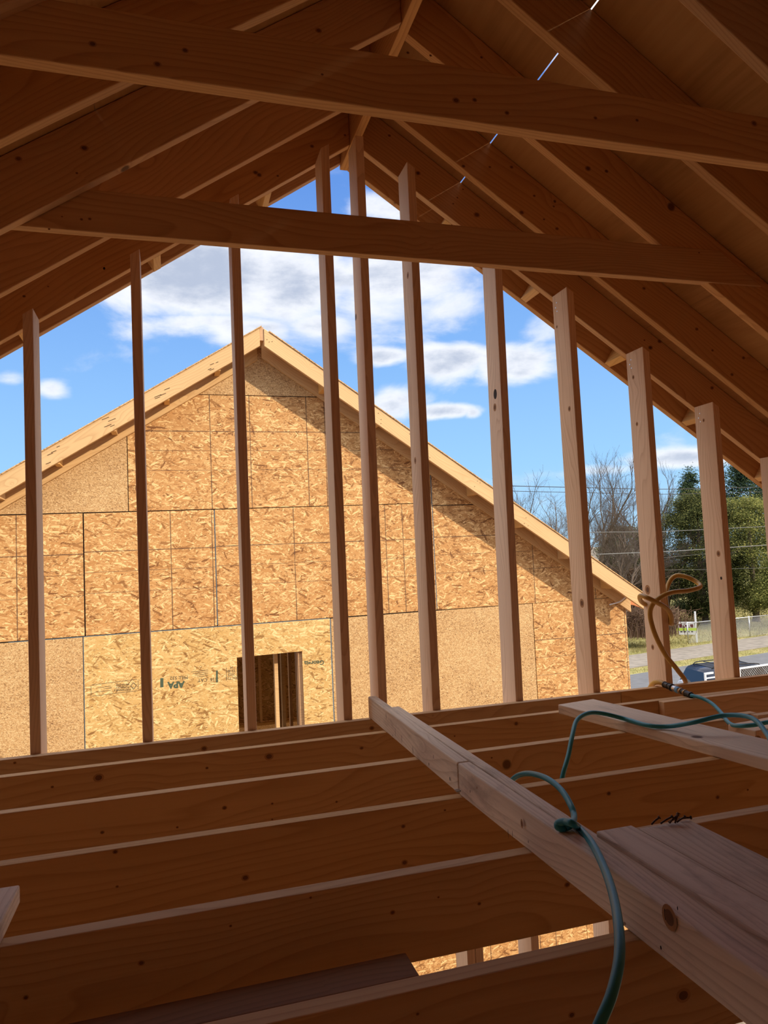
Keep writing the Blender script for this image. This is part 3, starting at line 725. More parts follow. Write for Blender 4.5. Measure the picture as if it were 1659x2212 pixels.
def nslab(side, xend, mat, nm, t0, t1, y0, y1, xs=None):
    x0 = axn if xs is None else xs
    poly = [(x0, ntop(x0)+t0), (xend, ntop(xend)+t0), (xend, ntop(xend)+t1), (x0, ntop(x0)+t1)]
    if side < 0: poly = [poly[k] for k in (1, 0, 3, 2)]
    return npoly(nm, poly, y0, y1, mat)
nslab(-1, -4.42, 'osb_back', 'roof_decking', 0.001, .013, YFN-.01, 12.2); nslab(1, 5.36, 'osb_back', 'roof_decking', 0.001, .013, YFN-.01, 12.2, axn+.075)
nslab(-1, -4.42, 'roofing', 'roof_underlay', .0135, .017, YFN+.02, 12.2, axn-.5); nslab(1, 5.36, 'roofing', 'roof_underlay', .0135, .017, YFN+.02, 12.2, axn+.9)
npoly('ridge_beam', [(axn-.021, 2.285), (axn+.021, 2.285), (axn+.019, 2.425), (axn-.019, 2.425)], YFN+.012, 12.2, 'rafter')
for xl in (0.50, -0.005, -0.51, -1.02, -1.53, -2.04, 1.60, 2.16, 2.72, 3.28, 3.84, 4.40, 4.95):
    sd = -1 if xl < axn else 1; sl = topL if sd < 0 else topR
    z = ntop(xl)
    dx = .026
    npoly('lookout_block', [(xl-dx, z-.02+sd*sl*dx*-1*-1*(-1 if sd<0 else 1)*0-.165), (xl+dx, z-.185), (xl+dx, z-.03), (xl-dx, z-.03)], YFN+T+.001, YN-T-.003, 'sunny')
# butt joints of the right barge rafter and nail marks
for xj in (2.62, 4.62):
    a = Vector((xj, YFN-.0006, ntop(xj)-.002))+HI; b = Vector((xj-.085, YFN-.0006, ntop(xj)-.182))+HI
    V = [a, a+Vector((.004, 0, 0)), b+Vector((.004, 0, 0)), b]; V += [v+Vector((0, .001, 0)) for v in V]
    meshobj('joint_line', V, [(3, 2, 1, 0), (4, 5, 6, 7), (0, 1, 5, 4), (1, 2, 6, 5), (2, 3, 7, 6), (3, 0, 4, 7)], M['bark'], house)
rnd = random.Random(3)
for sd, xs in ((-1, (0.50, -0.005, -0.51, -1.02)), (1, (1.60, 2.16, 2.55, 2.70, 3.28, 3.84, 4.55, 4.68, 1.02))):
    for x in xs:
        for k in range(4 if sd < 0 else 3):
            cx = x+rnd.uniform(-.07, .05); cz = ntop(cx)-rnd.uniform(.03, .15)
            ln = rnd.uniform(.02, .07) if sd < 0 else .008
            a = Vector((cx, YFN-.001, cz))+HI; dd = Vector((-ln, 0, -ln*.45))
            V, F = tube_data([a, a+dd*.5, a+dd], .0028, 6); meshobj('nail_mark', V, F, M['nail'], house)
# eave stub with splintered orange bracket at the right corner
npoly('eave_bracket', [(5.29, -.70), (5.29, -.60), (5.40, -.62), (5.62, -.76), (5.60, -.80), (5.40, -.72)], YN-.02, YN+.02, 'orange')
tube('string_end', [Vector((5.03, YN-.05, -.69))+HI, Vector((5.16, YN-.07, -.66))+HI, Vector((5.27, YN-.05, -.60))+HI], .008, M['white'], house, 6, 4)
# window opening: jambs, inner wall, studs, floor
hb('window_trim', (wx0-.002, YN+.021, wz1-.003), (wx1+.002, YN+.16, wz1+.035), M['stud'])
hb('jamb_stud', (wx0-T, YN+.021, -2.4), (wx0-.001, YN+.16, wz1), M['stud']); hb('jamb_stud', (wx1+.001, YN+.021, -2.4), (wx1+T, YN+.16, wz1), M['stud'])
hb('jamb_stud', (wx1-T, YN+.03, -2.4), (wx1, YN+.15, wz1), M['rafter'])
for x in (0.40, 1.55, 2.0, 2.4): hb('inner_stud', (x, YN+.03, -3.6), (x+T, YN+.16, -.9), M['stud'])
hb('inner_floor', (XWL, YN+.03, -3.66), (XWR, 13.4, -3.62), M['osb_back'])
hb('side_wall', (XWR-.012, YN+.012, -5.4), (XWR, 13.4, -.62), M['osb']); hb('side_wall', (XWL, YN+.03, -5.4), (XWL+.012, 13.4, -.62), M['osb'])
for (x, y, z0, z1, mt) in ((1.03, 7.80, -3.62, -.9, 'sunny'), (1.215, 8.6, -3.62, -.9, 'sunny'), (1.42, 8.75, -3.62, -.9, 'rafter'), (1.62, 9.1, -3.62, -.9, 'rafter'), (1.34, 9.9, -3.62, -.9, 'rafter'), (1.56, 10.3, -3.62, -.9, 'rafter'), (1.78, 10.3, -3.62, -.9, 'rafter'),
                           (1.0, 9.9, -3.62, -.9, 'rafter'), (0.93, 11.95, -2.6, -.9, 'sunny'), (1.32, 11.95, -2.6, -.9, 'sunny'), (1.72, 11.95, -2.6, -.9, 'sunny'), (2.1, 11.95, -2.6, -.9, 'sunny')):
    hb('inner_stud', (x, y, z0), (x+T, y+.09, z1), M[mt])
hb('inner_wall', (.2, 12.05, -2.6), (3.2, 12.07, -.9), M['osb_plain']); hb('inner_plate', (.2, 11.94, -2.64), (3.2, 12.04, -2.6), M['sunny'])
hb('inner_wall', (.2, 13.38, -3.62), (3.2, 13.4, -2.2), M['osb_back'])
for k, (x, y) in enumerate(((.9, 8.8), (1.1, 9.4), (1.3, 10.4), (.7, 10.0))):
    hb('floor_offcut', (x, y, -3.615), (x+.5, y+.12, -3.59), M['rafter'])
# ---- printed marks (upside down, as nailed)
def stamp(body, x, z, size, mat='ink', nm='printed_stamp', ang=math.pi+0.04, bold=0.0):
    mw = Matrix.Translation(Vector((x, YN-.0012, z))+HI) @ Matrix.Rotation(ang, 4, 'Y') @ Matrix.Rotation(math.pi/2, 4, 'X')
    return text_mesh(nm, body, size, M[mat], mw, house, bold)
stamp('MILL 532', 0.045, -1.12, .046); stamp('APA', 0.015, -1.185, .085, 'greenink', bold=.004); stamp('OCT21\n2025\n22:30\nM', .562, -1.115, .036)
stamp('7/16  CAT', .33, -1.165, .048); stamp('Georgia', 1.425, -1.085, .066, 'greenink', bold=.0012)
stamp('SUSTAINABLE\nFORESTRY\nINITIATIVE', -.49, -1.165, .026)
for k in range(4): strip(.16+.02*k, -1.075-.018*k, .33, -1.068-.018*k, .004, 'ink')
strip(.415, -1.20, .418, -1.08, .018, 'greenink'); strip(.51, -1.19, .512, -1.06, .004, 'ink'); strip(.618, -1.19, .62, -1.06, .004, 'ink')
strip(-.122, -1.2, -.12, -1.11, .03, 'greenink')
for a in ((-.77, -1.118, -.355, -1.10), (-.77, -1.225, -.355, -1.212), (-.78, -1.215, -.78, -1.128), (-.345, -1.20, -.345, -1.11), (-.66, -1.165, -.59, -1.162), (-.75, -1.19, -.60, -1.185), (-.72, -1.15, -.60, -1.145)): strip(*a, .004, 'ink')
# diamond emblem inside the box
for a in ((-.415, -1.16, -.388, -1.13), (-.388, -1.13, -.362, -1.16), (-.362, -1.16, -.388, -1.195), (-.388, -1.195, -.415, -1.16)): strip(*a, .006, 'ink')

# ------------------------------------------------------------------ ground, street
GZ = -5.6
def gz(x, y):
    t = min(1, max(0, (max(y-13, x-9))/5.0)); t = t*t*(3-2*t); return -4.85*(1-t)+GZ*t
V = []; F = []; nx, ny = 60, 60
for j in range(ny+1):
    for i in range(nx+1):
        x = -40+i/nx*160; y = -12+(j/ny)**1.6*260; V.append((x, y, gz(x, y)))
for j in range(ny):
    for i in range(nx): F.append((j*(nx+1)+i, j*(nx+1)+i+1, (j+1)*(nx+1)+i+1, (j+1)*(nx+1)+i))
struct(meshobj('ground', V, F, M['ground']))
def slab(nm, pts, z0, z1, mat):
    V = [(p[0], p[1], z0) for p in pts]+[(p[0], p[1], z1) for p in pts]; n = len(pts)
    return meshobj(nm, V, [tuple(range(n))[::-1], tuple(range(n, 2*n))]+[(k, (k+1) % n, n+(k+1) % n, n+k) for k in range(n)], M[mat])
rd = Vector((28.4-19.11, 29.28-27.34, 0)).normalized(); rn = Vector((-rd.y, rd.x, 0)); rp = Vector((19.11, 27.34, 0))
def along(s, n): q = rp+rd*s+rn*n; return (q.x, q.y)
struct(slab('street', [along(-30, -9.5), along(70, -9.5), along(70, 0), along(-30, 0)], GZ+.002, GZ+.02, 'asphalt'))
struct(slab('sidewalk', [along(-30, 1.2), along(70, 1.2), along(70, 4.0), along(-30, 4.0)], GZ+.002, GZ+.03, 'path'))
# grass tufts along the verge
def tufts(name, region, n, hmin, hmax, mat, seed):
    rg = random.Random(seed); V = []; F = []
    for k in range(n):
        x, y = region(rg); z = gz(x, y); h = rg.uniform(hmin, hmax); a = rg.uniform(0, 6.28); w = h*.13
        dx, dy = math.cos(a)*w, math.sin(a)*w; lx, ly = rg.uniform(-.5, .5)*h, rg.uniform(-.5, .5)*h; b = len(V)
        V += [(x-dx, y-dy, z), (x+dx, y+dy, z), (x+lx, y+ly, z+h)]; F.append((b, b+1, b+2))
    return meshobj(name, V, F, mat)
def reg(n0, n1, s0=-6, s1=26):
    def f(rg): return along(rg.uniform(s0, s1), rg.uniform(n0, n1))
    return f
tag(tufts('verge_grass', reg(0.1, 1.1), 9000, .03, .07, M['drygrass'], 1), 'thin strip of sunlit grass between street and gravel verge', 'grass', kind='stuff')
tag(tufts('meadow_grass', reg(4.2, 26, -8, 34), 60000, .05, .16, M['drygrass'], 2), 'dry yellow green grass of the lot beyond the street', 'grass', kind='stuff')

# ------------------------------------------------------------------ far side: fence, sign, trees
def near_px(px, py, z=GZ): return on_z(px, py, z)
fence = empty('chain_link_fence', near_px(1485, 1390)); tag(fence, 'sunlit chain link fence along the lot beyond the street, starting at the sign', 'fence')
f0 = Vector(near_px(1487, 1391)); f1 = Vector(near_px(1659, 1371)); fd = (f1-f0); fd.z = 0; flen = fd.length*1.5; fd.normalize(); FHh = 1.15
def fl(v): return Vector(v)-fence.location
def post(s, h=FHh+.06, r=.035):
    b = f0+fd*s; b.z = GZ; V, F = tube_data([fl(b), fl(b+Vector((0, 0, h/2))), fl(b+Vector((0, 0, h)))], r, 10); return meshobj('fence_post', V, F, M['steel'], fence, True)
s = 0.0
while s < flen: post(s); s += 2.4
t0 = f0.copy(); t0.z = GZ+FHh; V, F = tube_data([fl(t0), fl(t0+fd*flen*.5), fl(t0+fd*flen)], .024, 8); meshobj('top_rail', V, F, M['steel'], fence, True)
V = []; F = []; stp = .09
def wire(a, b, r=.0045):
    vv, ff = tube_data([a, b], r, 3, False); o_ = len(V); V.extend(vv); F.extend([tuple(i+o_ for i in q) for q in ff])
n = int(flen/stp)
for k in range(n):
    a = f0+fd*(k*stp); a.z = GZ+.03
    for sg in (1, -1):
        s1 = k*stp+sg*(FHh-.05); e = min(max(s1, 0), flen); fr = (e-k*stp)/(s1-k*stp)
        b = f0+fd*e; b.z = GZ+.03+(FHh-.05)*fr; wire(fl(a), fl(b))
meshobj('wire_mesh', V, F, M['steel'], fence)
# FOR sign on its white post
sp = Vector(near_px(1490, 1388)); sg = empty('yard_sign', sp); tag(sg, 'white and dark red yard sign reading FOR with a lime strip, on a white post', 'sign')
sg.rotation_euler.z = -0.62
box('post', (0.33, -.05, 0), (.43, .05, 1.75), M['white'], sg, .006)
box('sign_arm', (-.5, -.03, 1.12), (.45, .03, 1.17), M['white'], sg, .004)
box('sign_board', (-.56, -.075, .45), (.30, -.052, 1.10), M['white'], sg, .003)
box('sign_header', (-.50, -.079, .85), (.24, -.076, 1.04), M['signred'], sg)
box('lime_strip', (-.66, -.086, .68), (.42, -.080, .83), M['lime'], sg)
for k in range(4): box('sign_marking', (-.46+.19*k, -.079, .59), (-.36+.19*k, -.076, .65), M['gap'], sg)
text_mesh('sign_lettering', 'FOR', .25, M['white'], Matrix.Translation((-.13, -.082, .945)) @ Matrix.Rotation(math.pi/2, 4, 'X'), sg, .006, .001)

def treemesh(base, height, spread, seed, levels=6, trunk=.16, lean=0.0, first=.25, nb=3, upb=.5):
    rg = random.Random(seed); V = []; F = []
    def branch(p, d, L, r, lv):
        n = 4 if lv < 3 else 3; pts = [p]; q = p.copy(); dd = d.copy()
        for k in range(n):
            dd = (dd + Vector((rg.uniform(-1, 1), rg.uniform(-1, 1), rg.uniform(-.4, .7)))*.14).normalized(); q = q+dd*(L/n); pts.append(q.copy())
        vv, ff = tube_data(pts, (lambda t: r*(1-.42*t)), 6 if lv < 2 else (4 if lv < 4 else 3), False)
        o_ = len(V); V.extend(vv); F.extend([tuple(i+o_ for i in f) for f in ff])
        if lv >= levels: return
        cnt = nb+ (1 if rg.random() < .5 else 0)
        for k in range(cnt):
            t = rg.uniform(.35, 1.0) if k else 1.0; pp = pts[min(n, int(t*n))]
            ax = Vector((rg.uniform(-1, 1), rg.uniform(-1, 1), rg.uniform(-.2, .2))).normalized()
            nd = (Matrix.Rotation(rg.uniform(.3, .85)*spread*(0.55 if k == 0 else 1), 3, ax) @ dd); nd = (nd+Vector((0, 0, .16*upb))).normalized()
            branch(pp, nd, L*rg.uniform(.62, .82), r*.58*(1.1 if k == 0 else .85), lv+1)
    branch(Vector((0, 0, 0)), Vector((lean, 0, 1)).normalized(), height*first, trunk, 0)
    return V, F
def baretree(px, ptop, depth, seed, label, **kw):
    P = at(px, 1190, depth); zt_ = at(px, ptop, depth).z; h = zt_-GZ
    V, F = treemesh(P, 1.0, kw.pop('spread', 1.0), seed, **{k: v for k, v in kw.items()})
    mz = max(v.z for v in V); sc = h/mz
    V = [v*sc for v in V]
    o = meshobj('bare_tree', V, F, M['bark']); o.location = (P.x, P.y, GZ)
    return tag(o, label, 'tree', 'leafless trees behind the neighbouring house')
baretree(1285, 962, 46, 11, 'tallest leafless tree with wide crown, between the two studs left of the hose stud', trunk=.013, spread=1.0, levels=7, first=.26)
baretree(1215, 1000, 48, 5, 'leafless tree leaning left over the end of the neighbouring roof', trunk=.013, spread=1.25, levels=7, first=.22, lean=-.25)
baretree(1372, 1040, 50, 23, 'leafless tree partly behind the left edge of the hose stud', trunk=.013, spread=1.05, levels=7, first=.2)
baretree(1436, 985, 54, 31, 'slim leafless tree with fine upright twigs right of the hose stud', trunk=.013, spread=.8, levels=7, first=.30, upb=1.2)
baretree(1335, 1090, 44, 41, 'smaller dark leafless tree above the roof end', trunk=.013, spread=1.1, levels=6, first=.22)

def crown(name, centre, rx, rz_, n, leaf, mat, seed, shape='egg', parent=None):
    rg = random.Random(seed); V = []; F = []
    clumps = []
    for k in range(150):
        while True:
            d = Vector((rg.uniform(-1, 1), rg.uniform(-1, 1), rg.uniform(-1, 1)))
            if .05 < d.length < 1: break
        d.normalize(); h = (d.z+1)/2
        prof = (1-h)**.55*1.12 if shape == 'cone' else math.sqrt(max(0, 1-(d.z)**2))
        rr = rg.uniform(.72, 1.02)
        l = math.hypot(d.x, d.y) or 1
        c = Vector((d.x/l*prof*rx*rr, d.y/l*prof*rx*rr, d.z*rz_*rg.uniform(.9, 1.0)))
        clumps.append((c, rx*rg.uniform(.16, .34)))
    for k in range(n):
        c, r = rg.choice(clumps)
        u = Vector((rg.gauss(0, 1), rg.gauss(0, 1), rg.gauss(0, .7)))*r*.55
        p = centre+c+u
        a = Vector((rg.uniform(-1, 1), rg.uniform(-1, 1), rg.uniform(-1, 1))).normalized(); b = a.orthogonal().normalized()
        s_ = leaf*.55*rg.uniform(.6, 1.3); o_ = len(V)
        V += [p-a*s_, p+b*s_*.45, p+a*s_, p-b*s_*.45]; F.append((o_, o_+1, o_+2, o_+3))
    return meshobj(name, V, F, mat, parent)
def evergreen(px, depth, ptop, wpx, label, mat, seed, n=26000, shape='egg', leaf=.11, trunk=True, pbot=1330):
    P = at(px, 1190, depth); zt_ = at(px, ptop, depth).z; zb_ = at(px, pbot, depth).z
    t = empty('evergreen_tree', (P.x, P.y, GZ)); tag(t, label, 'tree', 'evergreen trees beyond the street')
    rx = wpx/2/FW*depth; rz_ = (zt_-zb_)/2
    crown('foliage', Vector((0, 0, (zt_+zb_)/2-GZ)), rx, rz_, n, leaf, M[mat], seed, shape, t)
    V, F = tube_data([Vector((0, 0, -.1)), Vector((.05, 0, (zb_-GZ)*.5)), Vector((0, .05, (zb_+rz_*1.0)-GZ)), Vector((0, 0, (zb_+rz_*1.6)-GZ))], (lambda q: .3-.22*q), 10)
    meshobj('trunk', V, F, M['bark'], t, True); return t
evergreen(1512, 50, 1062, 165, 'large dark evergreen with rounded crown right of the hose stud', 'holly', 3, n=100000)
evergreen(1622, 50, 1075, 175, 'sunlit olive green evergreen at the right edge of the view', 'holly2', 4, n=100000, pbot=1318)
evergreen(1500, 60, 1012, 90, 'pointed dark conifer top rising behind the broad stud', 'conifer', 6, n=36000, shape='cone', leaf=.16)
evergreen(1630, 64, 985, 190, 'tall dark conifer behind the right barge rafter end', 'conifer', 8, n=70000, shape='cone', leaf=.18)
evergreen(1352, 66, 1140, 110, 'low dark leafy shrub mass behind the leafless trees', 'holly', 9, n=26000, leaf=.16, pbot=1260)
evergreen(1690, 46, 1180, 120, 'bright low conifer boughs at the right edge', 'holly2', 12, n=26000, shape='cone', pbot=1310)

def bramble(px, depth, ptop, pbot, wpx, label, seed, n=900):
    rg = random.Random(seed); P = at(px, pbot, depth); w = wpx/FW*depth; h = at(px, ptop, depth).z-P.z; V = []; F = []
    for k in range(n):
        x = rg.gauss(0, .27)*w; y = rg.gauss(0, .2)*w; a = rg.uniform(0, 6.28); L = h*rg.uniform(.4, 1.05); lean = rg.uniform(.1, .9)
        pts = [Vector((x, y, 0)), Vector((x+math.cos(a)*lean*L*.25, y+math.sin(a)*lean*L*.25, L*.55)), Vector((x+math.cos(a)*lean*L*.7, y+math.sin(a)*lean*L*.7, L*.8*(1-.3*lean)))]
        vv, ff = tube_data(catmull(pts, 2), .012, 3, False); o_ = len(V); V.extend(vv); F.extend([tuple(i+o_ for i in f) for f in ff])
    o = meshobj('bramble_thicket', V, F, M['twig']); o.location = (P.x, P.y, P.z if depth > 60 else max(P.z, GZ)); return tag(o, label, 'shrub')
bramble(1345, 52, 1175, 1330, 170, 'reddish brown leafless thicket behind the end of the neighbouring roof', 3, 2600)
bramble(1380, 40, 1290, 1372, 130, 'tangled dry brush beside the hose stud, above the verge', 4, 1700)
bramble(1425, 44, 1300, 1350, 100, 'dark low brush under the large dark evergreen', 5, 900)

# small white house far behind
P = at(1322, 1262, 74)
fh = empty('distant_house', (P.x, P.y, P.z-.4)); tag(fh, 'small pale distant house glimpsed through the leafless trees', 'house'); fh.rotation_euler.z = -.5
box('wall', (-3.2, 0, 0), (3.2, 5, 2.6), M['white'], fh)
meshobj('roof', [(-3.6, -.3, 2.6), (3.6, -.3, 2.6), (3.6, 5.3, 2.6), (-3.6, 5.3, 2.6), (-3.6, 2.5, 4.3), (3.6, 2.5, 4.3)], [(0, 1, 5, 4), (2, 3, 4, 5), (0, 4, 3), (1, 2, 5), (3, 2, 1, 0)], M['path'], fh)
for x in (-2.2, -.4, 1.4): box('window_pane', (x, -.02, .9), (x+.9, .0, 2.0), M['carglass'], fh)

# power lines
pw = [((1090, 1049.5), (1420, 1056.8), (1665, 1052), 17, .009, 'black', 'topmost power line above the neighbouring roof end'),
      ((1090, 1060.5), (1423, 1067.7), (1665, 1062), 17, .007, 'black', 'second power line just below the topmost one'),
      ((1240, 1150.5), (1430, 1148.2), (1680, 1136), 17, .008, 'cable', 'pale cable crossing the evergreen at mid height'),
      ((1290, 1197.5), (1434, 1192.0), (1680, 1176), 17, .013, 'cable', 'thickest pale cable bundle crossing the evergreens'),
      ((1400, 1208), (1484, 1200), (1560, 1193), 18, .0035, 'cable', 'thin wire just under the thick cable bundle'),
      ((1400, 1231.5), (1525, 1230.2), (1680, 1226), 18, .0035, 'cable', 'lowest thin wire above the yellow hose loop')]
for a, b, c, y, r, mt, lb in pw:
    o = tube('power_line', [on_y(*a, y), on_y((a[0]+b[0])/2, (a[1]+b[1])/2, y), on_y(*b, y), on_y((b[0]+c[0])/2, (b[1]+c[1])/2, y), on_y(*c, y)], r, M[mt], None, 6, 6)
    tag(o, lb, 'power line')

# ------------------------------------------------------------------ car
RZ = GZ+1.75
cr = Vector(on_z(1478, 1452, GZ+1.1)); 
car = empty('suv', (15.42, 18.55, GZ)); tag(car, 'dark blue suv with roof rails and pale spare wheel cover on its back', 'car'); car.rotation_euler.z = -0.15; car.scale = (.97, .90, .98)
Lc, Wc = 4.3, 1.78
def loft(name, secs, mat, parent):
    """secs: list of closed loops of equal length"""
    V = [v for s_ in secs for v in s_]; n = len(secs[0]); F = []
    for i in range(len(secs)-1):
        for k in range(n): F.append((i*n+k, i*n+(k+1) % n, (i+1)*n+(k+1) % n, (i+1)*n+k))
    F.append(tuple(range(n))[::-1]); F.append(tuple((len(secs)-1)*n+k for k in range(n)))
    o = meshobj(name, V, F, mat, parent, False)
    bm = bmesh.new(); bm.from_mesh(o.data); bmesh.ops.recalc_face_normals(bm, faces=bm.faces)
    bmesh.ops.bevel(bm, geom=list(bm.edges), offset=.035, segments=3, affect='EDGES', clamp_overlap=True); bm.to_mesh(o.data); bm.free()
    for p in o.data.polygons: p.use_smooth = True
    return o
def side_prof(pts, y0, y1, inset):
    """profile in XZ swept over Y, upper points pulled in"""
    zmax = max(p[1] for p in pts); zmin = min(p[1] for p in pts)
    a = [(x, y0+inset*((z-zmin)/(zmax-zmin)), z) for x, z in pts]; b = [(x, y1-inset*((z-zmin)/(zmax-zmin)), z) for x, z in pts]
    return [a, b]
body = [(0.02, .45), (0, .75), (.06, 1.08), (2.9, 1.06), (4.1, .98), (4.28, .8), (4.3, .45)]
loft('body', side_prof(body, 0, Wc, .05), M['carblue'], car)
cabin = [(.06, 1.07), (.36, 1.66), (.6, 1.73), (2.25, 1.72), (2.45, 1.66), (3.05, 1.07)]
loft('cabin', side_prof(cabin, .05, Wc-.05, .17), M['carblue'], car)
def quadp(nm, P4, mat, th=.012):
    P4 = [Vector(p) for p in P4]; n = (P4[1]-P4[0]).cross(P4[3]-P4[0]).normalized()*th
    V = P4+[p+n for p in P4]; return meshobj(nm, V, [(0, 1, 2, 3), (7, 6, 5, 4), (0, 4, 5, 1), (1, 5, 6, 2), (2, 6, 7, 3), (3, 7, 4, 0)], mat, car)
def cy(z): return .05+.17*(z-1.07)/.66-.008
quadp('side_window', [(.62, cy(1.15), 1.15), (1.35, cy(1.15), 1.15), (1.35, cy(1.60), 1.60), (.70, cy(1.60), 1.60)], M['carglass'])
quadp('side_window', [(1.43, cy(1.15), 1.15), (2.1, cy(1.15), 1.15), (2.1, cy(1.60), 1.60), (1.43, cy(1.60), 1.60)], M['carglass'])
quadp('side_window', [(2.18, cy(1.15), 1.15), (2.85, cy(1.15), 1.15), (2.42, cy(1.58), 1.58), (2.18, cy(1.60), 1.60)], M['carglass'])
quadp('rear_window', [(.10, Wc-.22, 1.16), (.10, .22, 1.16), (.33, .27, 1.60), (.33, Wc-.27, 1.60)], M['carglass'])
quadp('windscreen', [(2.99, .2, 1.14), (2.99, Wc-.2, 1.14), (2.54, Wc-.28, 1.60), (2.54, .28, 1.60)], M['carglass'])
box('roof_panel', (.62, .30, 1.722), (2.2, Wc-.30, 1.745), M['black'], car, .01)
for y in (.32, Wc-.32):
    tube('roof_rail', [(.55, y, 1.72), (.7, y, 1.80), (1.4, y, 1.82), (2.1, y, 1.80), (2.25, y, 1.72)], .018, M['black'], car, 8, 5)
for x in (.9, 1.9): tube('cross_bar', [(x, .32, 1.80), (x, Wc/2, 1.81), (x, Wc-.32, 1.80)], .014, M['black'], car, 8, 4)
def cyl(nm, c, ax, r, hw_, mat, parent, seg=28, dome=0.0):
    c = Vector(c); ax = Vector(ax).normalized(); path = [c-ax*hw_, c-ax*hw_*.8, c, c+ax*hw_*.8, c+ax*hw_]
    rr = [r*.90, r, r, r, r*.90]
    V = []; n = ax.orthogonal().normalized(); b = ax.cross(n)
    for p, q in zip(path, rr):
        for k in range(seg): a = 2*math.pi*k/seg; V.append(p+n*(q*math.cos(a))+b*(q*math.sin(a)))
    F = []
    for i in range(4):
        for k in range(seg): F.append((i*seg+k, i*seg+(k+1) % seg, (i+1)*seg+(k+1) % seg, (i+1)*seg+k))
    F += [tuple(range(seg))[::-1], tuple(4*seg+k for k in range(seg))]
    return meshobj(nm, V, F, mat, parent, False)
for x in (.78, 3.42):
    for y in (.08, Wc-.08):
        w = cyl('wheel', (x, y, .36), (0, 1, 0), .36, .11, M['black'], car); cyl('hubcap', (x, y, .36), (0, 1, 0), .20, .118, M['silver'], w)
cyl('spare_wheel_cover', (-.12, Wc*.5, .98), (1, 0, 0), .37, .11, M['silver'], car)
cyl('spare_tyre', (-.04, Wc*.5, .98), (1, 0, 0), .375, .06, M['black'], car)
box('bumper', (-.12, .05, .38), (.05, Wc-.05, .6), M['black'], car, .03); box('bumper', (4.2, .05, .38), (4.42, Wc-.05, .62), M['black'], car, .03)
for y in (.03, Wc-.13): box('tail_light', (-.015, y, .8), (.03, y+.1, 1.05), M['signred'], car, .01)
quadp('mirror', [(2.72, -.14, 1.12), (2.84, -.14, 1.12), (2.84, -.14, 1.26), (2.72, -.14, 1.26)], M['carblue'], .1)
# white framed mesh sided trailer in front of the car
sc_ = 0.84
RA = Vector(on_z(1523, 1454, -4.3))*sc_; RB = Vector(on_z(1659, 1435, -4.3))*sc_; RM = Vector(on_z(1600, 1444.5, -4.3))*sc_
tr = empty('utility_trailer', (RA.x, RA.y, GZ)); tag(tr, 'white framed utility trailer with wire mesh side in front of the suv', 'trailer')
td = (RB-RA); td.z = 0; TL = td.length*1.6; tr.rotation_euler.z = math.atan2(td.y, td.x); th_ = RA.z-GZ
xm = (RM-RA).length
box('top_rail', (xm, 0, th_-.035), (TL, .05, th_+.01), M['white'], tr, .005)
for x in (xm+.02, (xm+TL)/2, TL-.05): box('side_post', (x, 0, .5), (x+.045, .05, th_-.036), M['white'], tr, .004)
box('corner_post', (0, 0, .5), (.045, .05, th_-.05), M['white'], tr, .004); box('end_frame', (0, 0, th_-.05), (.32, .05, th_), M['white'], tr, .004); box('end_frame', (.05, 0, th_-.17), (xm, .05, th_-.14), M['white'], tr, .004)
box('deck', (0, 0, .45), (TL, 1.2, .5), M['bark'], tr)
V = []; F = []; hh_ = th_-.56
for k in range(int((TL-xm)/.085)+1):
    x0 = xm+k*.085
    for sgn in (1, -1):
        for zb0, dz_ in ((.52, 1), (th_-.04, -1)):
            reach = (TL-x0) if sgn > 0 else (x0-xm); d_ = min(hh_, reach)
            if d_ > .05: wire(Vector((x0, .025, zb0)), Vector((x0+sgn*d_, .025, zb0+dz_*d_)), .006)
meshobj('wire_mesh', V, F, M['steel'], tr)
box('mesh_backing', (xm+.03, .09, .52), (TL, .11, th_-.04), M['gap'], tr)
for y in (.2, 1.05): cyl('wheel', (TL*.5, y, .32), (0, 1, 0), .32, .1, M['black'], tr)

# ------------------------------------------------------------------ sky, sun
w = bpy.data.worlds.new('sky'); bpy.context.scene.world = w; w.use_nodes = True
nt = w.node_tree; g = G(nt); bg = nt.nodes['Background']
dirv = g.vmath('NORMALIZE', g.n('ShaderNodeTexCoord').outputs['Generated'])
sx = g.n('ShaderNodeSeparateXYZ'); g.l(dirv, sx.inputs[0])
base = g.ramp(g.maprange(sx.outputs[2], -0.05, 1.0, 0, 1), [(0.0, (.30, .33, .36)), (0.05, (.42, .66, .86)), (0.16, (.30, .56, .88)), (0.32, (.20, .41, .80)), (0.50, (.115, .27, .68)), (1.0, (.06, .16, .48))])
cl = g.noise(g.vmath('MULTIPLY', dirv, (1.0, 1.0, 2.3)), 5.2, 9, 0.56, .25)
cf = g.noise(g.vmath('MULTIPLY', dirv, (1.0, 1.0, 2.0)), 17.0, 6, 0.6)
blobs = [(450, 600, .16, .060, 1.0), (660, 610, .14, .060, 1.0), (860, 610, .15, .070, 1.1), (960, 665, .09, .050, 1.0), (470, 705, .11, .022, .8), (1130, 780, .075, .035, .9), (960, 775, .07, .035, .8), (830, 772, .045, .016, .8), (975, 888, .060, .012, 1.0), (1020, 890, .018, .012, .9), (840, 450, .06, .025, .9), (110, 840, .028, .014, .8),
         (15, 818, .03, .012, .6), (1175, 700, .05, .035, .8), (840, 860, .05, .03, .8), (1310, 1015, .09, .012, .7), (1450, 995, .12, .015, .7), (700, 700, .06, .03, .7)]
mask = None
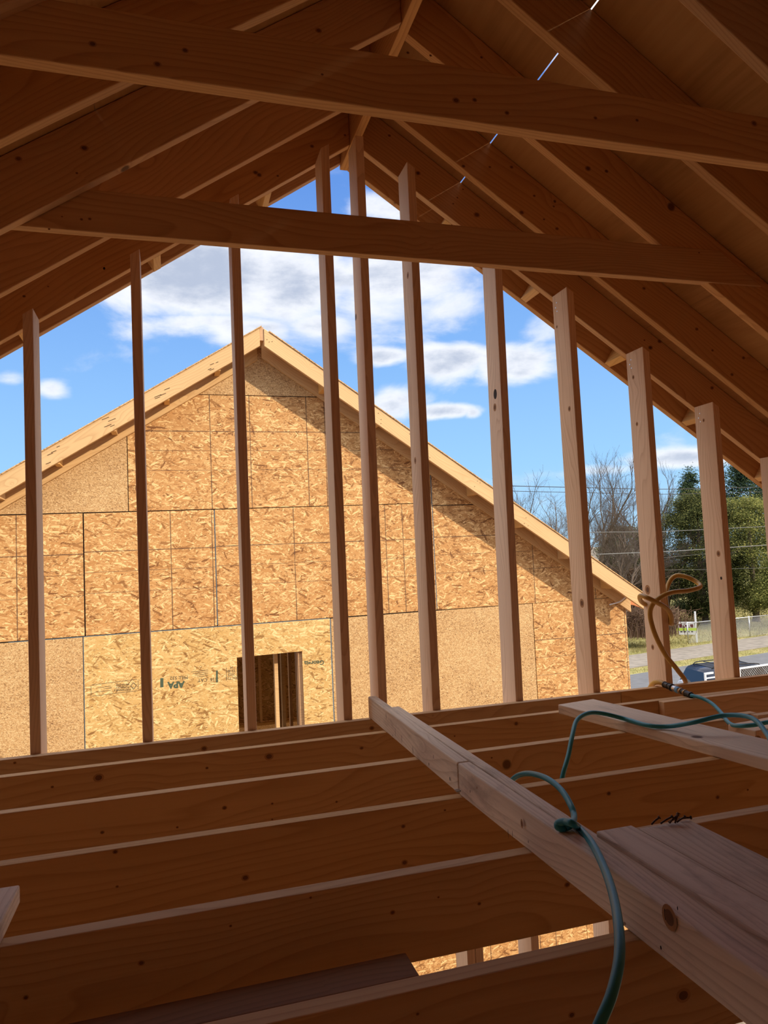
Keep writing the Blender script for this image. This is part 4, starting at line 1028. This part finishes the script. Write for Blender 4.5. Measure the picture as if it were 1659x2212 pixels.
for px, py, ra, rb, wt_ in blobs:
    d0 = ray(px, py).normalized(); a = Vector((d0.y, -d0.x, 0)).normalized(); b = a.cross(d0)
    df = g.vmath('SUBTRACT', dirv, tuple(d0))
    u = g.math('DIVIDE', g.vmath('DOT_PRODUCT', df, tuple(a)), ra); v = g.math('DIVIDE', g.vmath('DOT_PRODUCT', df, tuple(b)), rb)
    q = g.math('SQRT', g.math('ADD', g.math('MULTIPLY', u, u), g.math('MULTIPLY', v, v)))
    k_ = g.math('MULTIPLY', g.maprange(q, 0.0, 1.5, 1.0, 0.0, True), wt_)
    mask = k_ if mask is None else g.math('MAXIMUM', mask, k_)
# unseen broken cloud elsewhere in the sky, thickened as fill light
far = g.maprange(g.vmath('DOT_PRODUCT', dirv, tuple(fwd)), .50, .85, .72, 0.0, True)
far = g.math('MULTIPLY', far, g.maprange(sx.outputs[2], .0, .1, 0, 1))
high_fill = g.maprange(sx.outputs[2], .50, .66, 0, .8, True)  # invented bright cloud overhead, added out of view to light the joist tops
mask = g.math('MAXIMUM', g.math('MAXIMUM', mask, far), high_fill)
dens = g.math('ADD', g.math('MULTIPLY', mask, .74), g.math('MULTIPLY', g.math('SUBTRACT', cl, .5), 1.7))
cov = g.maprange(dens, .13, .56, 0.0, 1.0, True)
shade = g.maprange(g.math('ADD', dens, g.math('MULTIPLY', g.math('SUBTRACT', cf, .5), .8)), .40, .95, 1.0, .0, True)
ccol = g.mix(shade, (.44, .49, .60), (.86, .87, .90))
ccol = g.mix(g.math('MULTIPLY', high_fill, 1.25), ccol, (2.2, 2.2, 2.25))
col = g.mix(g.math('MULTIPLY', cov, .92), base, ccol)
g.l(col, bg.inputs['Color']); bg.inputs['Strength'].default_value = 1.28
sun = bpy.data.lights.new('sun', 'SUN'); sun.energy = 4.35; sun.angle = .02; sun.color = (1.0, .86, .66)
so = bpy.data.objects.new('sun', sun); C.objects.link(so); so.location = (20, -20, 20)
sd_ = Vector((-1.03, 1.0, -.67)).normalized(); so.rotation_euler = sd_.to_track_quat('-Z', 'Y').to_euler()

# ------------------------------------------------------------------ camera and output look
cam = bpy.data.cameras.new('camera'); cam.sensor_fit = 'HORIZONTAL'; cam.sensor_width = 36; cam.lens = FW*36/1659
cam.clip_start = .02; cam.clip_end = 600
co = bpy.data.objects.new('camera', cam); C.objects.link(co)
mw = Matrix((rt, up, -fwd)).transposed().to_4x4(); co.matrix_world = mw
bpy.context.scene.camera = co
bpy.context.view_layer.update()
for o in list(C.objects):
    if o.parent is None: o.location.z += ZO
sc = bpy.context.scene
sc.view_settings.view_transform = 'Standard'; sc.view_settings.look = 'None'; sc.view_settings.exposure = -0.08; sc.view_settings.gamma = 1.0
sc.view_settings.use_curve_mapping = False
sc.cycles.max_bounces = 7; sc.cycles.diffuse_bounces = 5
sc.cycles.use_adaptive_sampling = True; sc.cycles.adaptive_threshold = 0.035; sc.cycles.adaptive_min_samples = 12
